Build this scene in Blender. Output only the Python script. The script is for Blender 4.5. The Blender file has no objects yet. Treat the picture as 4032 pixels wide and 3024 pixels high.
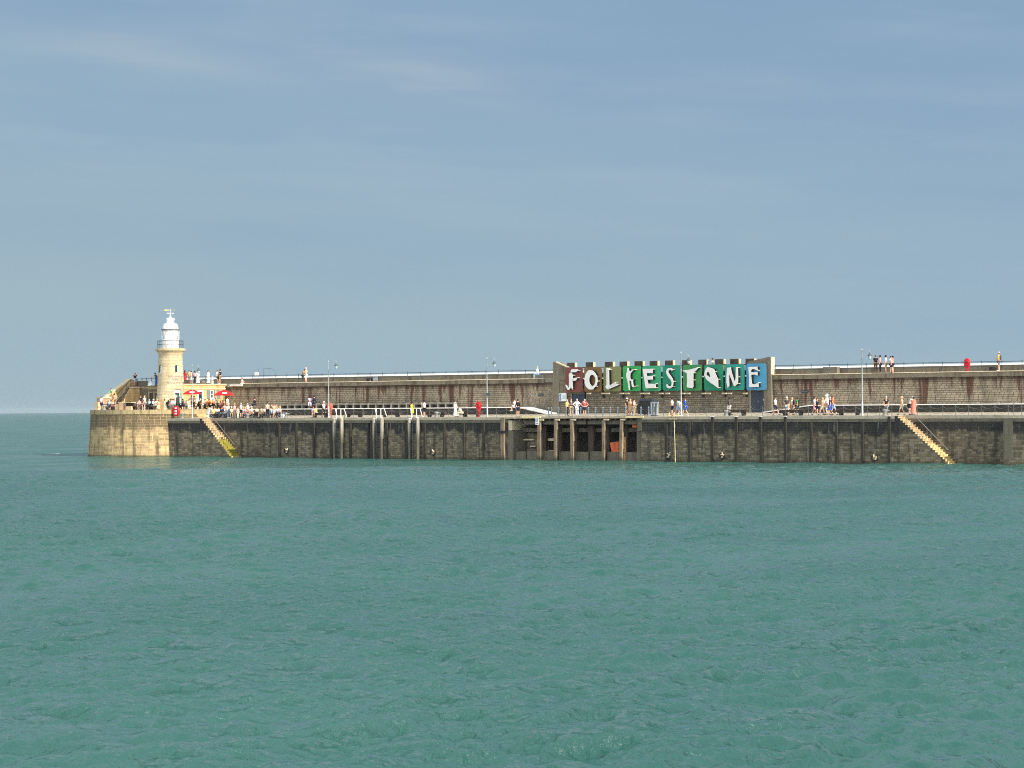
import bpy, bmesh, math, random
import numpy as np
from mathutils import Vector, Matrix
from mathutils.geometry import tessellate_polygon
random.seed(7)
RNG = np.random.RandomState(11)
sc = bpy.context.scene
COL = sc.collection
R = math.radians

# ------------------------------------------------------------------ camera geometry (survey of the pier)
F, PW, PH = 8969., 4032, 3024
CAM = Vector((150., -207., 5.85))
_yaw = math.atan2(11986, 8969); _pit = math.atan(96/F); _rol = R(.39)
_view = Vector((-math.cos(_yaw), math.sin(_yaw), 0)); _right = Vector((_view.y, -_view.x, 0)); _up = Vector((0, 0, 1))
_v = _view*math.cos(_pit)+_up*math.sin(_pit); _u = _up*math.cos(_pit)-_view*math.sin(_pit)
_r2 = _right*math.cos(_rol)-_u*math.sin(_rol); _u2 = _u*math.cos(_rol)+_right*math.sin(_rol)
def _ray(x, y): return _v*F+_r2*(x-PW/2)-_u2*(y-PH/2)
def at(x, y, Y):
    """point of the survey sighting (x, y) on the vertical plane at depth Y"""
    d = _ray(x, y); return CAM+d*((Y-CAM.y)/d.y)
def ax(x, Y, z=5.): 
    """X along the pier of a sighting column x at depth Y, height z"""
    y = 1600.
    for _ in range(3):
        p = at(x, y, Y); y -= (z-p.z)*F/((p-CAM).dot(_v))
    return at(x, y, Y).x

# ------------------------------------------------------------------ helpers
def tag(o, label=None, cat=None, group=None, kind=None):
    if label: o['label'] = label
    if cat: o['category'] = cat
    if group: o['group'] = group
    if kind: o['kind'] = kind
    return o
def empty(name, loc, label=None, cat=None, group=None, rz=0):
    o = bpy.data.objects.new(name, None); COL.objects.link(o); o.location = loc; o.rotation_euler = (0, 0, rz)
    o.empty_display_size = .2
    return tag(o, label, cat, group)
class MB:
    def __init__(s): s.bm = bmesh.new()
    def box(s, x0, x1, y0, y1, z0, z1):
        vs = [s.bm.verts.new((x, y, z)) for x in (x0, x1) for y in (y0, y1) for z in (z0, z1)]
        for f in ((0,1,3,2),(4,6,7,5),(0,4,5,1),(2,3,7,6),(0,2,6,4),(1,5,7,3)): s.bm.faces.new([vs[i] for i in f])
        return s
    def hexa(s, lo, hi):
        """lo, hi: 4 points each (ring order)"""
        a = [s.bm.verts.new(p) for p in lo]; b = [s.bm.verts.new(p) for p in hi]
        s.bm.faces.new(a[::-1]); s.bm.faces.new(b)
        for i in range(4): s.bm.faces.new((a[i], a[(i+1)%4], b[(i+1)%4], b[i]))
        return s
    def prism(s, pts, vec, holes=()):
        """polygon pts (3d) extruded along vec, with optional holes"""
        vec = Vector(vec); loops = [[Vector(p) for p in pts]]+[[Vector(p) for p in h] for h in holes]
        flat = [p for l in loops for p in l]
        a = [s.bm.verts.new(p) for p in flat]; b = [s.bm.verts.new(p+vec) for p in flat]
        for t in tessellate_polygon(loops):
            try: s.bm.faces.new([a[i] for i in t]); s.bm.faces.new([b[i] for i in t][::-1])
            except ValueError: pass
        k = 0
        for l in loops:
            n = len(l)
            for i in range(n):
                j = (i+1) % n
                s.bm.faces.new((a[k+i], a[k+j], b[k+j], b[k+i]))
            k += n
        return s
    def tube(s, pts, r, n=8, r1=None, cap=True):
        pts = [Vector(p) for p in pts]; rings = []
        m = len(pts)
        for i, p in enumerate(pts):
            d = (pts[min(i+1, m-1)]-pts[max(i-1, 0)]).normalized()
            up = Vector((0, 0, 1)) if abs(d.z) < .95 else Vector((1, 0, 0))
            e1 = d.cross(up).normalized(); e2 = d.cross(e1)
            rr = r if r1 is None else r+(r1-r)*i/(m-1)
            rings.append([s.bm.verts.new(p+(e1*math.cos(6.2832*k/n)+e2*math.sin(6.2832*k/n))*rr) for k in range(n)])
        for q, w in zip(rings, rings[1:]):
            for k in range(n): s.bm.faces.new((q[k], q[(k+1)%n], w[(k+1)%n], w[k]))
        if cap: s.bm.faces.new(rings[0][::-1]); s.bm.faces.new(rings[-1])
        return s
    def lathe(s, prof, c=(0, 0, 0), n=32, ang=(0, 2*math.pi)):
        full = abs(ang[1]-ang[0]-2*math.pi) < 1e-6; m = n if full else n+1; rings = []
        for r, z in prof:
            rings.append([s.bm.verts.new((c[0]+r*math.cos(ang[0]+(ang[1]-ang[0])*k/n), c[1]+r*math.sin(ang[0]+(ang[1]-ang[0])*k/n), c[2]+z)) for k in range(m)])
        for q, w in zip(rings, rings[1:]):
            for k in range(n): 
                j = (k+1) % m
                s.bm.faces.new((q[k], q[j], w[j], w[k]))
        if full:
            if prof[0][0] > 1e-4: s.bm.faces.new(rings[0][::-1])
            if prof[-1][0] > 1e-4: s.bm.faces.new(rings[-1])
        return s
    def torus(s, c, r, t, axis='Y', n=20, m=8):
        rings = []
        for i in range(n):
            a = 6.2832*i/n; ring = []
            for j in range(m):
                b = 6.2832*j/m; q = r+t*math.cos(b); h = t*math.sin(b)
                p = (q*math.cos(a), h, q*math.sin(a)) if axis == 'Y' else ((h, q*math.cos(a), q*math.sin(a)) if axis == 'X' else (q*math.cos(a), q*math.sin(a), h))
                ring.append(s.bm.verts.new(Vector(c)+Vector(p)))
            rings.append(ring)
        for i in range(n):
            for j in range(m): s.bm.faces.new((rings[i][j], rings[(i+1)%n][j], rings[(i+1)%n][(j+1)%m], rings[i][(j+1)%m]))
        return s
    def ball(s, c, r, sc3=(1, 1, 1), n=10):
        ret = bmesh.ops.create_uvsphere(s.bm, u_segments=n, v_segments=max(6, n*2//3), radius=r)
        bmesh.ops.transform(s.bm, matrix=Matrix.Translation(c) @ Matrix.Diagonal((*sc3, 1)), verts=ret['verts']); return s
    def mesh(s, name, smooth=False, bevel=0):
        bm = s.bm
        if bevel:
            bmesh.ops.bevel(bm, geom=[e for e in bm.edges if e.is_manifold and e.calc_face_angle(0) > .6], offset=bevel, segments=1, affect='EDGES')
        bmesh.ops.remove_doubles(bm, verts=bm.verts, dist=1e-5)
        bmesh.ops.recalc_face_normals(bm, faces=bm.faces)
        me = bpy.data.meshes.new(name); bm.to_mesh(me); bm.free()
        if smooth:
            for p in me.polygons: p.use_smooth = True
            try: me.set_sharp_from_angle(angle=R(40))
            except Exception: pass
        return me
    def build(s, name, m, parent=None, smooth=False, bevel=0, loc=None):
        me = s.mesh(name, smooth, bevel); me.materials.append(m)
        o = bpy.data.objects.new(name, me); COL.objects.link(o)
        if parent: o.parent = parent
        if loc is not None: o.location = loc
        return o
KIDS = {}
def copy_tree(o, parent=None):
    c = o.copy(); COL.objects.link(c); c.parent = parent
    for ch in [k for k in ALLKIDS(o)]: copy_tree(ch, c)
    return c
def ALLKIDS(o): return [k for k in list(o.children)]

def lin(*c):
    def f(v):
        v /= 255.; return v/12.92 if v <= .04045 else ((v+.055)/1.055)**2.4
    return tuple(f(v) for v in c)

# ------------------------------------------------------------------ materials
class NT:
    def __init__(s, name):
        s.m = bpy.data.materials.new(name); s.m.use_nodes = True; s.t = s.m.node_tree; s.N = s.t.nodes; s.L = s.t.links
        s.b = s.N['Principled BSDF']
    def n(s, typ, **kw):
        x = s.N.new(typ)
        for k, v in kw.items(): setattr(x, k, v)
        return x
    def k(s, a, b): s.L.new(a, b)
    def math(s, op, a, b=None, c=None, clamp=False):
        x = s.n('ShaderNodeMath', operation=op, use_clamp=clamp)
        for i, v in enumerate((a, b, c)):
            if v is None: continue
            if isinstance(v, (int, float)): x.inputs[i].default_value = v
            else: s.k(v, x.inputs[i])
        return x.outputs[0]
    def comb(s, x, y, z=0.):
        c = s.n('ShaderNodeCombineXYZ')
        for i, v in enumerate((x, y, z)):
            if isinstance(v, (int, float)): c.inputs[i].default_value = v
            else: s.k(v, c.inputs[i])
        return c.outputs[0]
    def noise(s, vec, scale=1., detail=3., rough=.55, out='Fac', dim='3D'):
        x = s.n('ShaderNodeTexNoise', noise_dimensions=dim); x.inputs['Scale'].default_value = scale; x.inputs['Detail'].default_value = detail; x.inputs['Roughness'].default_value = rough
        if vec is not None: s.k(vec, x.inputs['Vector'])
        return x.outputs[out]
    def ss(s, v, a, b):
        x = s.n('ShaderNodeMapRange', interpolation_type='SMOOTHSTEP'); s.k(v, x.inputs[0]); x.inputs[1].default_value = a; x.inputs[2].default_value = b
        return x.outputs[0]
    def mix(s, fac, a, b, mode='MIX'):
        x = s.n('ShaderNodeMix', data_type='RGBA', blend_type=mode); ins = [i for i in x.inputs if i.enabled or True]
        def put(sock, v):
            if isinstance(v, tuple): sock.default_value = (*v[:3], 1)
            elif isinstance(v, (int, float)): sock.default_value = v
            else: s.k(v, sock)
        put(x.inputs[0], fac); put(x.inputs[6], a); put(x.inputs[7], b)
        return x.outputs[2]
    def bump(s, h, strength=.5, dist=.05):
        x = s.n('ShaderNodeBump'); x.inputs['Strength'].default_value = strength; x.inputs['Distance'].default_value = dist; s.k(h, x.inputs['Height']); s.k(x.outputs[0], s.b.inputs['Normal'])
    def col(s, c):
        if isinstance(c, tuple): s.b.inputs['Base Color'].default_value = (*c[:3], 1)
        else: s.k(c, s.b.inputs['Base Color'])
    def rough(s, r): s.b.inputs['Roughness'].default_value = r
    def pos(s):
        g = s.n('ShaderNodeNewGeometry'); q = s.n('ShaderNodeSeparateXYZ'); s.k(g.outputs['Position'], q.inputs[0]); return g.outputs['Position'], q.outputs[0], q.outputs[1], q.outputs[2]

_MC = {}
def paint(rgb, rough=.6, var=.12, metal=0., scale=3., name=None):
    """plain procedural material with a little wear"""
    key = (tuple(round(c, 3) for c in rgb), rough, var, metal, scale)
    if key in _MC: return _MC[key]
    t = NT(name or 'painted_surface'); tc = t.n('ShaderNodeTexCoord')
    f = t.noise(tc.outputs['Object'], scale, 4)
    lo = tuple(c*(1-var) for c in rgb); hi = tuple(min(1, c*(1+var)) for c in rgb)
    t.col(t.mix(t.ss(f, .3, .7), lo, hi)); t.rough(rough); t.b.inputs['Metallic'].default_value = metal
    _MC[key] = t.m; return t.m
def cloth(rgb): return paint(rgb, .85, .15, 0., 9., 'cloth')

def stone(name, c1, c2, mortar, bw=.7, bh=.3, ms=.022, mode='flat', stain=(.06, .05, .045), stain_amt=.5, stain_scale=(.9, .1), tide=False, rust=False, bump=.6, wear=.35, polar=None, topz=4.3):
    t = NT(name); P, X, Y, Z = t.pos()
    if polar:
        cx, cy, rad = polar
        u = t.math('MULTIPLY', t.math('ARCTAN2', t.math('SUBTRACT', Y, cy), t.math('SUBTRACT', X, cx)), rad)
    else: u = t.math('ADD', X, Y)
    row = t.math('FLOOR', t.math('DIVIDE', Z, bh))
    wn = t.n('ShaderNodeTexWhiteNoise', noise_dimensions='1D'); t.k(row, wn.inputs['W'])
    ub = t.math('ADD', u, t.math('MULTIPLY', wn.outputs['Value'], bw*3))
    # uneven block lengths
    wob = t.noise(t.comb(t.math('MULTIPLY', u, .9/bw), t.math('MULTIPLY', row, 7.3)), 1., 0.)
    ub = t.math('ADD', ub, t.math('MULTIPLY', wob, bw*.55))
    br = t.n('ShaderNodeTexBrick'); br.offset = 0.; br.squash = 1.
    t.k(t.comb(ub, Z), br.inputs['Vector'])
    for k, v in (('Color1', c1), ('Color2', c2), ('Mortar', mortar)): br.inputs[k].default_value = (*v, 1)
    br.inputs['Scale'].default_value = 1.; br.inputs['Brick Width'].default_value = bw; br.inputs['Row Height'].default_value = bh
    br.inputs['Mortar Size'].default_value = ms; br.inputs['Mortar Smooth'].default_value = .25; br.inputs['Bias'].default_value = 0.
    c = br.outputs['Color']
    fine = t.noise(P, 6., 5., .65); big = t.noise(P, .35, 4.)
    c = t.mix(t.math('MULTIPLY', t.ss(fine, .35, .75), wear), c, tuple(v*.45 for v in c1))
    c = t.mix(t.math('MULTIPLY', t.ss(big, .45, .75), .35), c, tuple(v*.6 for v in c2))
    st = t.noise(t.comb(t.math('MULTIPLY', u, stain_scale[0]), t.math('MULTIPLY', Z, stain_scale[1]), 3.), 1., 5., .6)
    c = t.mix(t.math('MULTIPLY', t.ss(st, .47, .66), stain_amt), c, stain)
    if tide:
        # black algae and tar belt under the coping, ragged lower edge; weed and wet stone at the waterline
        rag = t.noise(t.comb(t.math('MULTIPLY', u, .55), t.math('MULTIPLY', Z, .25), 8.), 1., 6., .7)
        zz = t.math('ADD', Z, t.math('ADD', t.math('MULTIPLY', t.math('SUBTRACT', rag, .5), 2.6), t.math('MULTIPLY', t.math('SUBTRACT', t.noise(t.comb(t.math('MULTIPLY', u, .09), 0., 31.), 1., 2.), .5), 3.)))
        belt = t.math('MULTIPLY', t.ss(zz, tide[0], tide[0]+.5), tide[2])
        c = t.mix(t.math('MULTIPLY', belt, t.math('SUBTRACT', 1., t.math('MULTIPLY', br.outputs['Fac'], .45))), c, tide[1])
        wet = t.ss(t.math('ADD', Z, t.math('MULTIPLY', fine, .5)), .62, .34)
        c = t.mix(t.math('MULTIPLY', wet, .65), c, (.04, .038, .022))
        pale = t.noise(t.comb(t.math('MULTIPLY', u, 2.3), t.math('MULTIPLY', Z, .35), 1.), 1., 5., .7)
        c = t.mix(t.math('MULTIPLY', t.ss(pale, .58, .7), .42), c, (.5, .46, .38))  # pale flecks painted in for sunlit stone edges
    if rust:
        rn = t.noise(t.comb(t.math('MULTIPLY', u, .42), 0., 5.), 1., 3., .6)
        ln = t.noise(t.comb(t.math('MULTIPLY', u, 1.7), t.math('MULTIPLY', Z, .08), 9.), 1., 3., .6)
        reach = t.math('SUBTRACT', 9., t.math('MULTIPLY', t.ss(rn, .42, .66), 5.2))
        m = t.math('MULTIPLY', t.ss(t.math('SUBTRACT', Z, reach), -.1, .9), t.ss(ln, .46, .6))
        c = t.mix(t.math('MULTIPLY', m, .85), c, (.085, .025, .016))
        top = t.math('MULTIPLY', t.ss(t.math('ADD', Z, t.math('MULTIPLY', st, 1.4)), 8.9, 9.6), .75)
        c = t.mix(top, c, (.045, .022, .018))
    t.col(c); t.rough(.9)
    h = t.math('ADD', t.math('MULTIPLY', br.outputs['Fac'], -1.), t.math('MULTIPLY', fine, 1.1))
    t.bump(h, bump, .05)
    return t.m
def concrete(name, c, dark=(.05, .045, .04), amt=.55, streak=True, rough=.9, joints=None):
    t = NT(name); P, X, Y, Z = t.pos(); u = t.math('ADD', X, Y)
    fine = t.noise(P, 5., 6., .7); st = t.noise(t.comb(t.math('MULTIPLY', u, 1.4), t.math('MULTIPLY', Z, .18 if streak else 1.4), 4.), 1., 5., .65)
    col = t.mix(t.ss(fine, .3, .75), tuple(v*.78 for v in c), tuple(min(1, v*1.15) for v in c))
    col = t.mix(t.math('MULTIPLY', t.ss(st, .45, .68), amt), col, dark)
    if joints:
        fr = t.math('FRACT', t.math('DIVIDE', u, joints)); col = t.mix(t.math('MULTIPLY', t.math('LESS_THAN', fr, .045/joints), .6), col, dark)
    t.col(col); t.rough(rough); t.bump(fine, .35, .03); return t.m
def timber(name, c, c2, amt=.5, weed=(1.1, .5)):
    t = NT(name); P, X, Y, Z = t.pos(); oi = t.n('ShaderNodeObjectInfo')
    f = t.noise(t.comb(t.math('MULTIPLY', t.math('ADD', X, Y), 9.), t.math('MULTIPLY', Z, .5), t.math('MULTIPLY', oi.outputs['Random'], 40.)), 1., 5., .65)
    g = t.noise(P, 1.1, 4.)
    col = t.mix(t.ss(f, .35, .7), c, c2); col = t.mix(t.math('MULTIPLY', t.ss(g, .5, .7), amt), col, tuple(v*.3 for v in c))
    wet = t.ss(t.math('ADD', Z, t.math('MULTIPLY', g, .8)), *weed); col = t.mix(t.math('MULTIPLY', wet, .8), col, (.02, .021, .013))
    t.col(col); t.rough(.85); t.bump(f, .5, .03); return t.m

HC = None

# ------------------------------------------------------------------ camera, sun, sky
EXPO = .5
cd = bpy.data.cameras.new('camera'); cam = bpy.data.objects.new('camera', cd); COL.objects.link(cam); sc.camera = cam
cd.sensor_width = 36; cd.lens = 36*F/PW; cd.clip_start = .5; cd.clip_end = 90000
cam.matrix_world = Matrix(((_r2.x, _u2.x, -_v.x, CAM.x), (_r2.y, _u2.y, -_v.y, CAM.y), (_r2.z, _u2.z, -_v.z, CAM.z), (0, 0, 0, 1)))
sc.view_settings.view_transform = 'Standard'; sc.view_settings.look = 'None'; sc.view_settings.exposure = EXPO; sc.view_settings.gamma = 1
sc.cycles.max_bounces = 6; sc.cycles.use_denoising = False; sc.cycles.filter_width = 1.05; sc.cycles.sample_clamp_indirect = 4.; sc.cycles.sample_clamp_direct = 1.4
SUN_EL = 31.; SUN_AZ = (.9985, -.055)
to_sun = Vector((SUN_AZ[0]*math.cos(R(SUN_EL)), SUN_AZ[1]*math.cos(R(SUN_EL)), math.sin(R(SUN_EL)))).normalized()
sd = bpy.data.lights.new('sun', 'SUN'); sd.energy = 4.6; sd.angle = R(.53); sd.color = (1, .9, .74)
so = bpy.data.objects.new('sun', sd); COL.objects.link(so); so.rotation_euler = (-to_sun).to_track_quat('-Z', 'Y').to_euler(); so.location = (60, -40, 60)
W = bpy.data.worlds.new('World'); sc.world = W; W.use_nodes = True
def world():
    t = NT.__new__(NT); t.t = W.node_tree; t.N = t.t.nodes; t.L = t.t.links
    bg = t.N['Background']; sky = t.n('ShaderNodeTexSky', sky_type='NISHITA'); sky.sun_disc = False
    sky.sun_elevation = R(SUN_EL); sky.sun_rotation = math.atan2(SUN_AZ[0], SUN_AZ[1]); sky.altitude = 5; sky.dust_density = 2.; sky.air_density = 1.
    tc = t.n('ShaderNodeTexCoord'); q = t.n('ShaderNodeSeparateXYZ'); t.k(tc.outputs['Generated'], q.inputs[0])
    X, Y, Z = q.outputs
    el = t.math('MULTIPLY', t.math('ARCSINE', Z), 57.2958); az = t.math('MULTIPLY', t.math('ARCTAN2', X, Y), 57.2958)   # degrees
    # low summer haze and thin high cloud: tone by elevation, streaked by long level cloud
    n1 = t.noise(t.comb(t.math('MULTIPLY', az, .06), t.math('MULTIPLY', el, .42), 2.), 1., 5., .55)
    n2 = t.noise(t.comb(t.math('MULTIPLY', az, .16), t.math('MULTIPLY', t.math('ADD', el, t.math('MULTIPLY', az, .035)), 1.3), 7.), 1., 5., .6)
    e2 = t.math('ADD', el, t.math('MULTIPLY', t.math('SUBTRACT', n1, .5), -8.)); e2 = t.math('ADD', e2, t.math('MULTIPLY', t.math('ADD', az, 36.8), .12))
    cr = t.n('ShaderNodeValToRGB'); t.k(t.math('DIVIDE', e2, 14.), cr.inputs[0]); cr.color_ramp.interpolation = 'B_SPLINE'
    stops = [(0, lin(160, 184, 194)), (.18, lin(158, 182, 196)), (.4, lin(149, 177, 198)), (.65, lin(141, 169, 195)), (.85, lin(133, 163, 193)), (1., lin(128, 159, 191))]
    for i, (p, c) in enumerate(stops):
        e = cr.color_ramp.elements[i] if i < 2 else cr.color_ramp.elements.new(p)
        e.position = p; e.color = (*c, 1)
    col = t.mix(t.math('MULTIPLY', t.math('MULTIPLY', t.ss(n2, .5, .85), t.math('MULTIPLY', t.ss(el, 4., 8.), t.ss(az, -34., -42.))), .35), cr.outputs[0], lin(182, 196, 208))
    n3 = t.noise(t.comb(t.math('MULTIPLY', az, .045), t.math('MULTIPLY', t.math('ADD', el, t.math('MULTIPLY', az, .05)), .33), 21.), 1., 4., .55)
    col = t.mix(t.math('MULTIPLY', t.math('MULTIPLY', t.ss(n3, .5, .68), t.ss(el, 1.5, 5.)), .3), col, lin(136, 164, 191))
    col = t.mix(t.math('MULTIPLY', t.math('MULTIPLY', t.ss(n3, .5, .34), t.ss(el, 1., 4.)), .35), col, lin(168, 188, 202))
    # one soft streak of cirrus each side of the centre
    for a0, e0, wa, we, s in ((-45.6, 8.7, 3.0, .36, .4), (-39., 8.4, 2.1, .3, .38)):
        da = t.math('DIVIDE', t.math('SUBTRACT', az, a0), wa); de = t.math('DIVIDE', t.math('ADD', t.math('SUBTRACT', el, e0), t.math('ADD', t.math('MULTIPLY', t.math('SUBTRACT', az, a0), .14), t.math('MULTIPLY', t.math('SUBTRACT', n2, .5), 1.2))), we)
        g = t.math('EXPONENT', t.math('MULTIPLY', t.math('ADD', t.math('MULTIPLY', da, da), t.math('MULTIPLY', de, de)), -1.))
        col = t.mix(t.math('MULTIPLY', g, s), col, lin(176, 190, 203))
    col = t.mix(t.ss(el, 11.2, 17.), col, lin(172, 192, 206))
    STR = .15; BRI = 8.2
    k = t.n('ShaderNodeVectorMath', operation='SCALE'); t.k(col, k.inputs[0]); k.inputs['Scale'].default_value = 1/STR/2**EXPO
    base = t.mix(t.ss(el, 35., 85.), k.outputs[0], sky.outputs[0])
    # added fill light: unseen sky behind the camera brightened for the pier front
    dt = t.math('ADD', t.math('MULTIPLY', X, .55), t.math('MULTIPLY', Y, -.83))
    t.k(t.mix(t.math('MULTIPLY', t.ss(dt, .02, .6), t.ss(el, 0., 12.)), base, (BRI*.97, BRI, BRI*1.04)), bg.inputs[0]); bg.inputs[1].default_value = STR
world()

# ------------------------------------------------------------------ sea
def sea():
    ca = math.atan2(_view.y, _view.x)
    th = np.concatenate([np.linspace(-math.pi, -.27, 50)[:-1], np.linspace(-.26, .26, 1150), np.linspace(.27, math.pi, 50)[1:-1]])+ca
    rr = [3.]
    while rr[-1] < 34: rr.append(rr[-1]*1.03)
    while rr[-1] < 230: rr.append(rr[-1]+max(.085, rr[-1]*.0013))
    while rr[-1] < 600: rr.append(rr[-1]*1.006)
    while rr[-1] < 1500: rr.append(rr[-1]*1.012)
    while rr[-1] < 8200: rr.append(rr[-1]*1.06)
    rr.append(8650.)
    rr = np.array(rr); nt, nr = len(th), len(rr)
    RR, TT = np.meshgrid(rr, th, indexing='ij')
    X = (CAM.x+RR*np.cos(TT)).astype(np.float32); Y = (CAM.y+RR*np.sin(TT)).astype(np.float32); Zs = np.zeros_like(X)
    cell = np.gradient(rr)
    wd = math.atan2(-.55, .84)     # travelling along the pier and a little towards the shore
    for i in range(136):
        lam = .26*(4.2/.26)**((i+RNG.rand())/120.) if i < 120 else 4.5*(14./4.5)**RNG.rand()
        a = wd+RNG.normal(0, .75); k = 6.2832/lam; ph = RNG.rand()*6.2832
        amp = .045*lam/6.2832*(.5+RNG.rand())*(1. if lam < 1.4 else (1.4/lam)**.6)*(1. if i < 120 else .75)
        fade = np.clip((lam/cell-2.)/1.5, 0, 1); n = int(np.sum(np.cumsum(fade[::-1]) > 0))
        n0 = max(0, np.argmax(rr > 34)-40); n = min(n, nr)
        arg = (X[n0:n]*np.float32(k*math.cos(a))+Y[n0:n]*np.float32(k*math.sin(a))+np.float32(ph))
        sn = np.sin(arg); Zs[n0:n] += (fade[n0:n, None]*amp).astype(np.float32)*(sn+.4*(sn*sn-.5))
    # gusty patches: calmer and rougher water
    patch = .85+.3*np.sin(X*.05+1.+.6*np.sin(Y*.043))*np.sin(Y*.061-.4+.7*np.sin(X*.037))
    Zs *= patch
    far = np.clip((RR-800)/600, 0, 1); Zs *= 1-far
    co = np.stack([X, Y, Zs], -1).reshape(-1, 3).astype(np.float32)
    idx = np.arange(nr*nt).reshape(nr, nt); nx = np.roll(idx, -1, 1)
    q = np.stack([idx[:-1], idx[1:], nx[1:], nx[:-1]], -1).reshape(-1, 4)
    me = bpy.data.meshes.new('sea'); me.vertices.add(len(co)); me.vertices.foreach_set('co', co.ravel())
    me.loops.add(q.size); me.loops.foreach_set('vertex_index', q.ravel().astype(np.int32))
    me.polygons.add(len(q)); me.polygons.foreach_set('loop_start', np.arange(0, q.size, 4, dtype=np.int32))
    me.polygons.foreach_set('use_smooth', np.ones(len(q), dtype=bool))
    me.update(); me.validate()
    t = NT('sea_water'); P, px, py, pz = t.pos()
    rip = t.noise(t.comb(t.math('MULTIPLY', px, 1.), t.math('MULTIPLY', py, 1.), 0.), 3.0, 5., .62)
    rip2 = t.noise(P, .45, 3., .5)
    big = t.noise(P, .06, 3., .5)
    col = t.mix(t.ss(big, .35, .7), (.032, .122, .102), (.041, .14, .118))
    # a few breaking crests on the open water beyond the pier head
    open_ = t.ss(px, -80., -95.)
    fm = t.noise(t.comb(t.math('MULTIPLY', px, .34), t.math('MULTIPLY', py, .16), 5.), 1., 3., .55)
    foam = t.math('MULTIPLY', t.ss(fm, .7, .73), open_)
    col = t.mix(foam, col, (.7, .75, .75))
    h = t.math('ADD', t.math('MULTIPLY', rip, 1.), t.math('MULTIPLY', rip2, 1.3))
    # cat's paws: ripple groups drawn out along the wind
    al = t.math('ADD', t.math('MULTIPLY', px, .8), t.math('MULTIPLY', py, .6)); dw = t.math('ADD', t.math('MULTIPLY', px, -.6), t.math('MULTIPLY', py, .8))
    paw = t.noise(t.comb(t.math('MULTIPLY', al, 2.6), t.math('MULTIPLY', dw, .85), 4.), 1., 3., .6); paw2 = t.noise(t.comb(t.math('MULTIPLY', al, .9), t.math('MULTIPLY', dw, .3), 14.), 1., 3., .6)
    h = t.math('ADD', h, t.math('ADD', t.math('MULTIPLY', paw, 3.0), t.math('MULTIPLY', paw2, 2.6)))
    gust = t.noise(t.comb(t.math('MULTIPLY', px, .09), t.math('MULTIPLY', py, .05), 2.), 1., 4., .6)
    bp = t.n('ShaderNodeBump'); bp.inputs['Strength'].default_value = 1.; bp.inputs['Distance'].default_value = .15
    t.k(t.math('MULTIPLY', h, t.math('ADD', .35, t.math('MULTIPLY', t.ss(gust, .35, .65), .9))), bp.inputs['Height'])
    # turbid water: light welling up from below does not follow the ripples, the mirror of the sky does
    df = t.n('ShaderNodeBsdfDiffuse'); t.k(col, df.inputs['Color']); t.k(t.comb(0., 0., 1.), df.inputs['Normal'])
    gl = t.n('ShaderNodeBsdfGlossy'); gl.inputs['Roughness'].default_value = .09; t.k(bp.outputs[0], gl.inputs['Normal'])
    fr = t.n('ShaderNodeFresnel'); fr.inputs['IOR'].default_value = 1.84; t.k(bp.outputs[0], fr.inputs['Normal'])
    mx = t.n('ShaderNodeMixShader'); t.k(t.math('MULTIPLY', fr.outputs[0], t.math('SUBTRACT', 1., foam)), mx.inputs[0]); t.k(df.outputs[0], mx.inputs[1]); t.k(gl.outputs[0], mx.inputs[2])
    t.k(mx.outputs[0], t.N['Material Output'].inputs['Surface']); t.N.remove(t.b)
    me.materials.append(t.m)
    o = bpy.data.objects.new('sea', me); COL.objects.link(o); tag(o, kind='structure')
sea()

# ------------------------------------------------------------------ materials of the pier
C1, C2 = lin(150, 140, 122), lin(120, 112, 96)
M_quay = stone('quay_masonry', lin(138, 127, 103), lin(76, 70, 58), lin(120, 112, 96), .56, .25, .018, tide=(2.85, (.013, .014, .016), .95), stain=(.022, .021, .018), stain_amt=.72, stain_scale=(1.5, .13), bump=.9)
M_wall = stone('promenade_masonry', lin(176, 162, 138), lin(148, 136, 115), lin(58, 51, 42), .55, .24, .022, rust=True, stain=(.08, .07, .055), stain_amt=.45, bump=.7, wear=.25)
M_base = stone('bastion_masonry', lin(158, 147, 126), lin(122, 113, 97), lin(52, 46, 38), .55, .24, .022, stain=(.07, .06, .05), stain_amt=.45, bump=.7, wear=.3)
M_coping = concrete('quay_coping', lin(108, 102, 87), (.05, .045, .04), .6, True, joints=1.9)
M_slab = concrete('slab_concrete', lin(132, 123, 104), lin(72, 64, 52), .7, True)
M_deck = concrete('deck_concrete', lin(176, 166, 146), lin(136, 127, 110), .35, False)
M_white = concrete('white_coping', lin(236, 234, 226), lin(196, 192, 180), .25, False)
M_grey = concrete('bastion_concrete', lin(126, 118, 102), lin(70, 63, 54), .75, True)
M_pale = concrete('pale_concrete', lin(212, 198, 168), lin(170, 155, 125), .3, False)
M_bench = concrete('grey_seat_concrete', lin(132, 128, 118), lin(84, 80, 72), .5, True)
M_dark = stone('platform_face', lin(84, 80, 72), lin(58, 55, 49), lin(34, 32, 29), .6, .26, .02, stain=(.03, .03, .027), stain_amt=.5, bump=.6)
M_cream = stone('cream_ashlar', lin(222, 200, 158), lin(205, 184, 146), lin(170, 148, 112), .8, .36, .012, stain=lin(178, 150, 104), stain_amt=.35, bump=.35, wear=.12)
M_yellow = stone('yellow_ashlar', lin(220, 190, 136), lin(196, 164, 112), lin(160, 132, 90), .75, .34, .014, stain=lin(150, 120, 74), stain_amt=.5, bump=.45, wear=.2)
M_steel = paint(lin(96, 104, 108), .45, .15, .3); M_rail = paint(lin(72, 82, 90), .5, .1, .2)
M_lamp = paint(lin(176, 184, 188), .4, .08, .3); M_black = paint((.012, .012, .014), .5, .3)
M_navy = paint(lin(40, 54, 70), .55, .1); M_bollard = paint(lin(138, 140, 136), .5, .15, .2)
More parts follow.
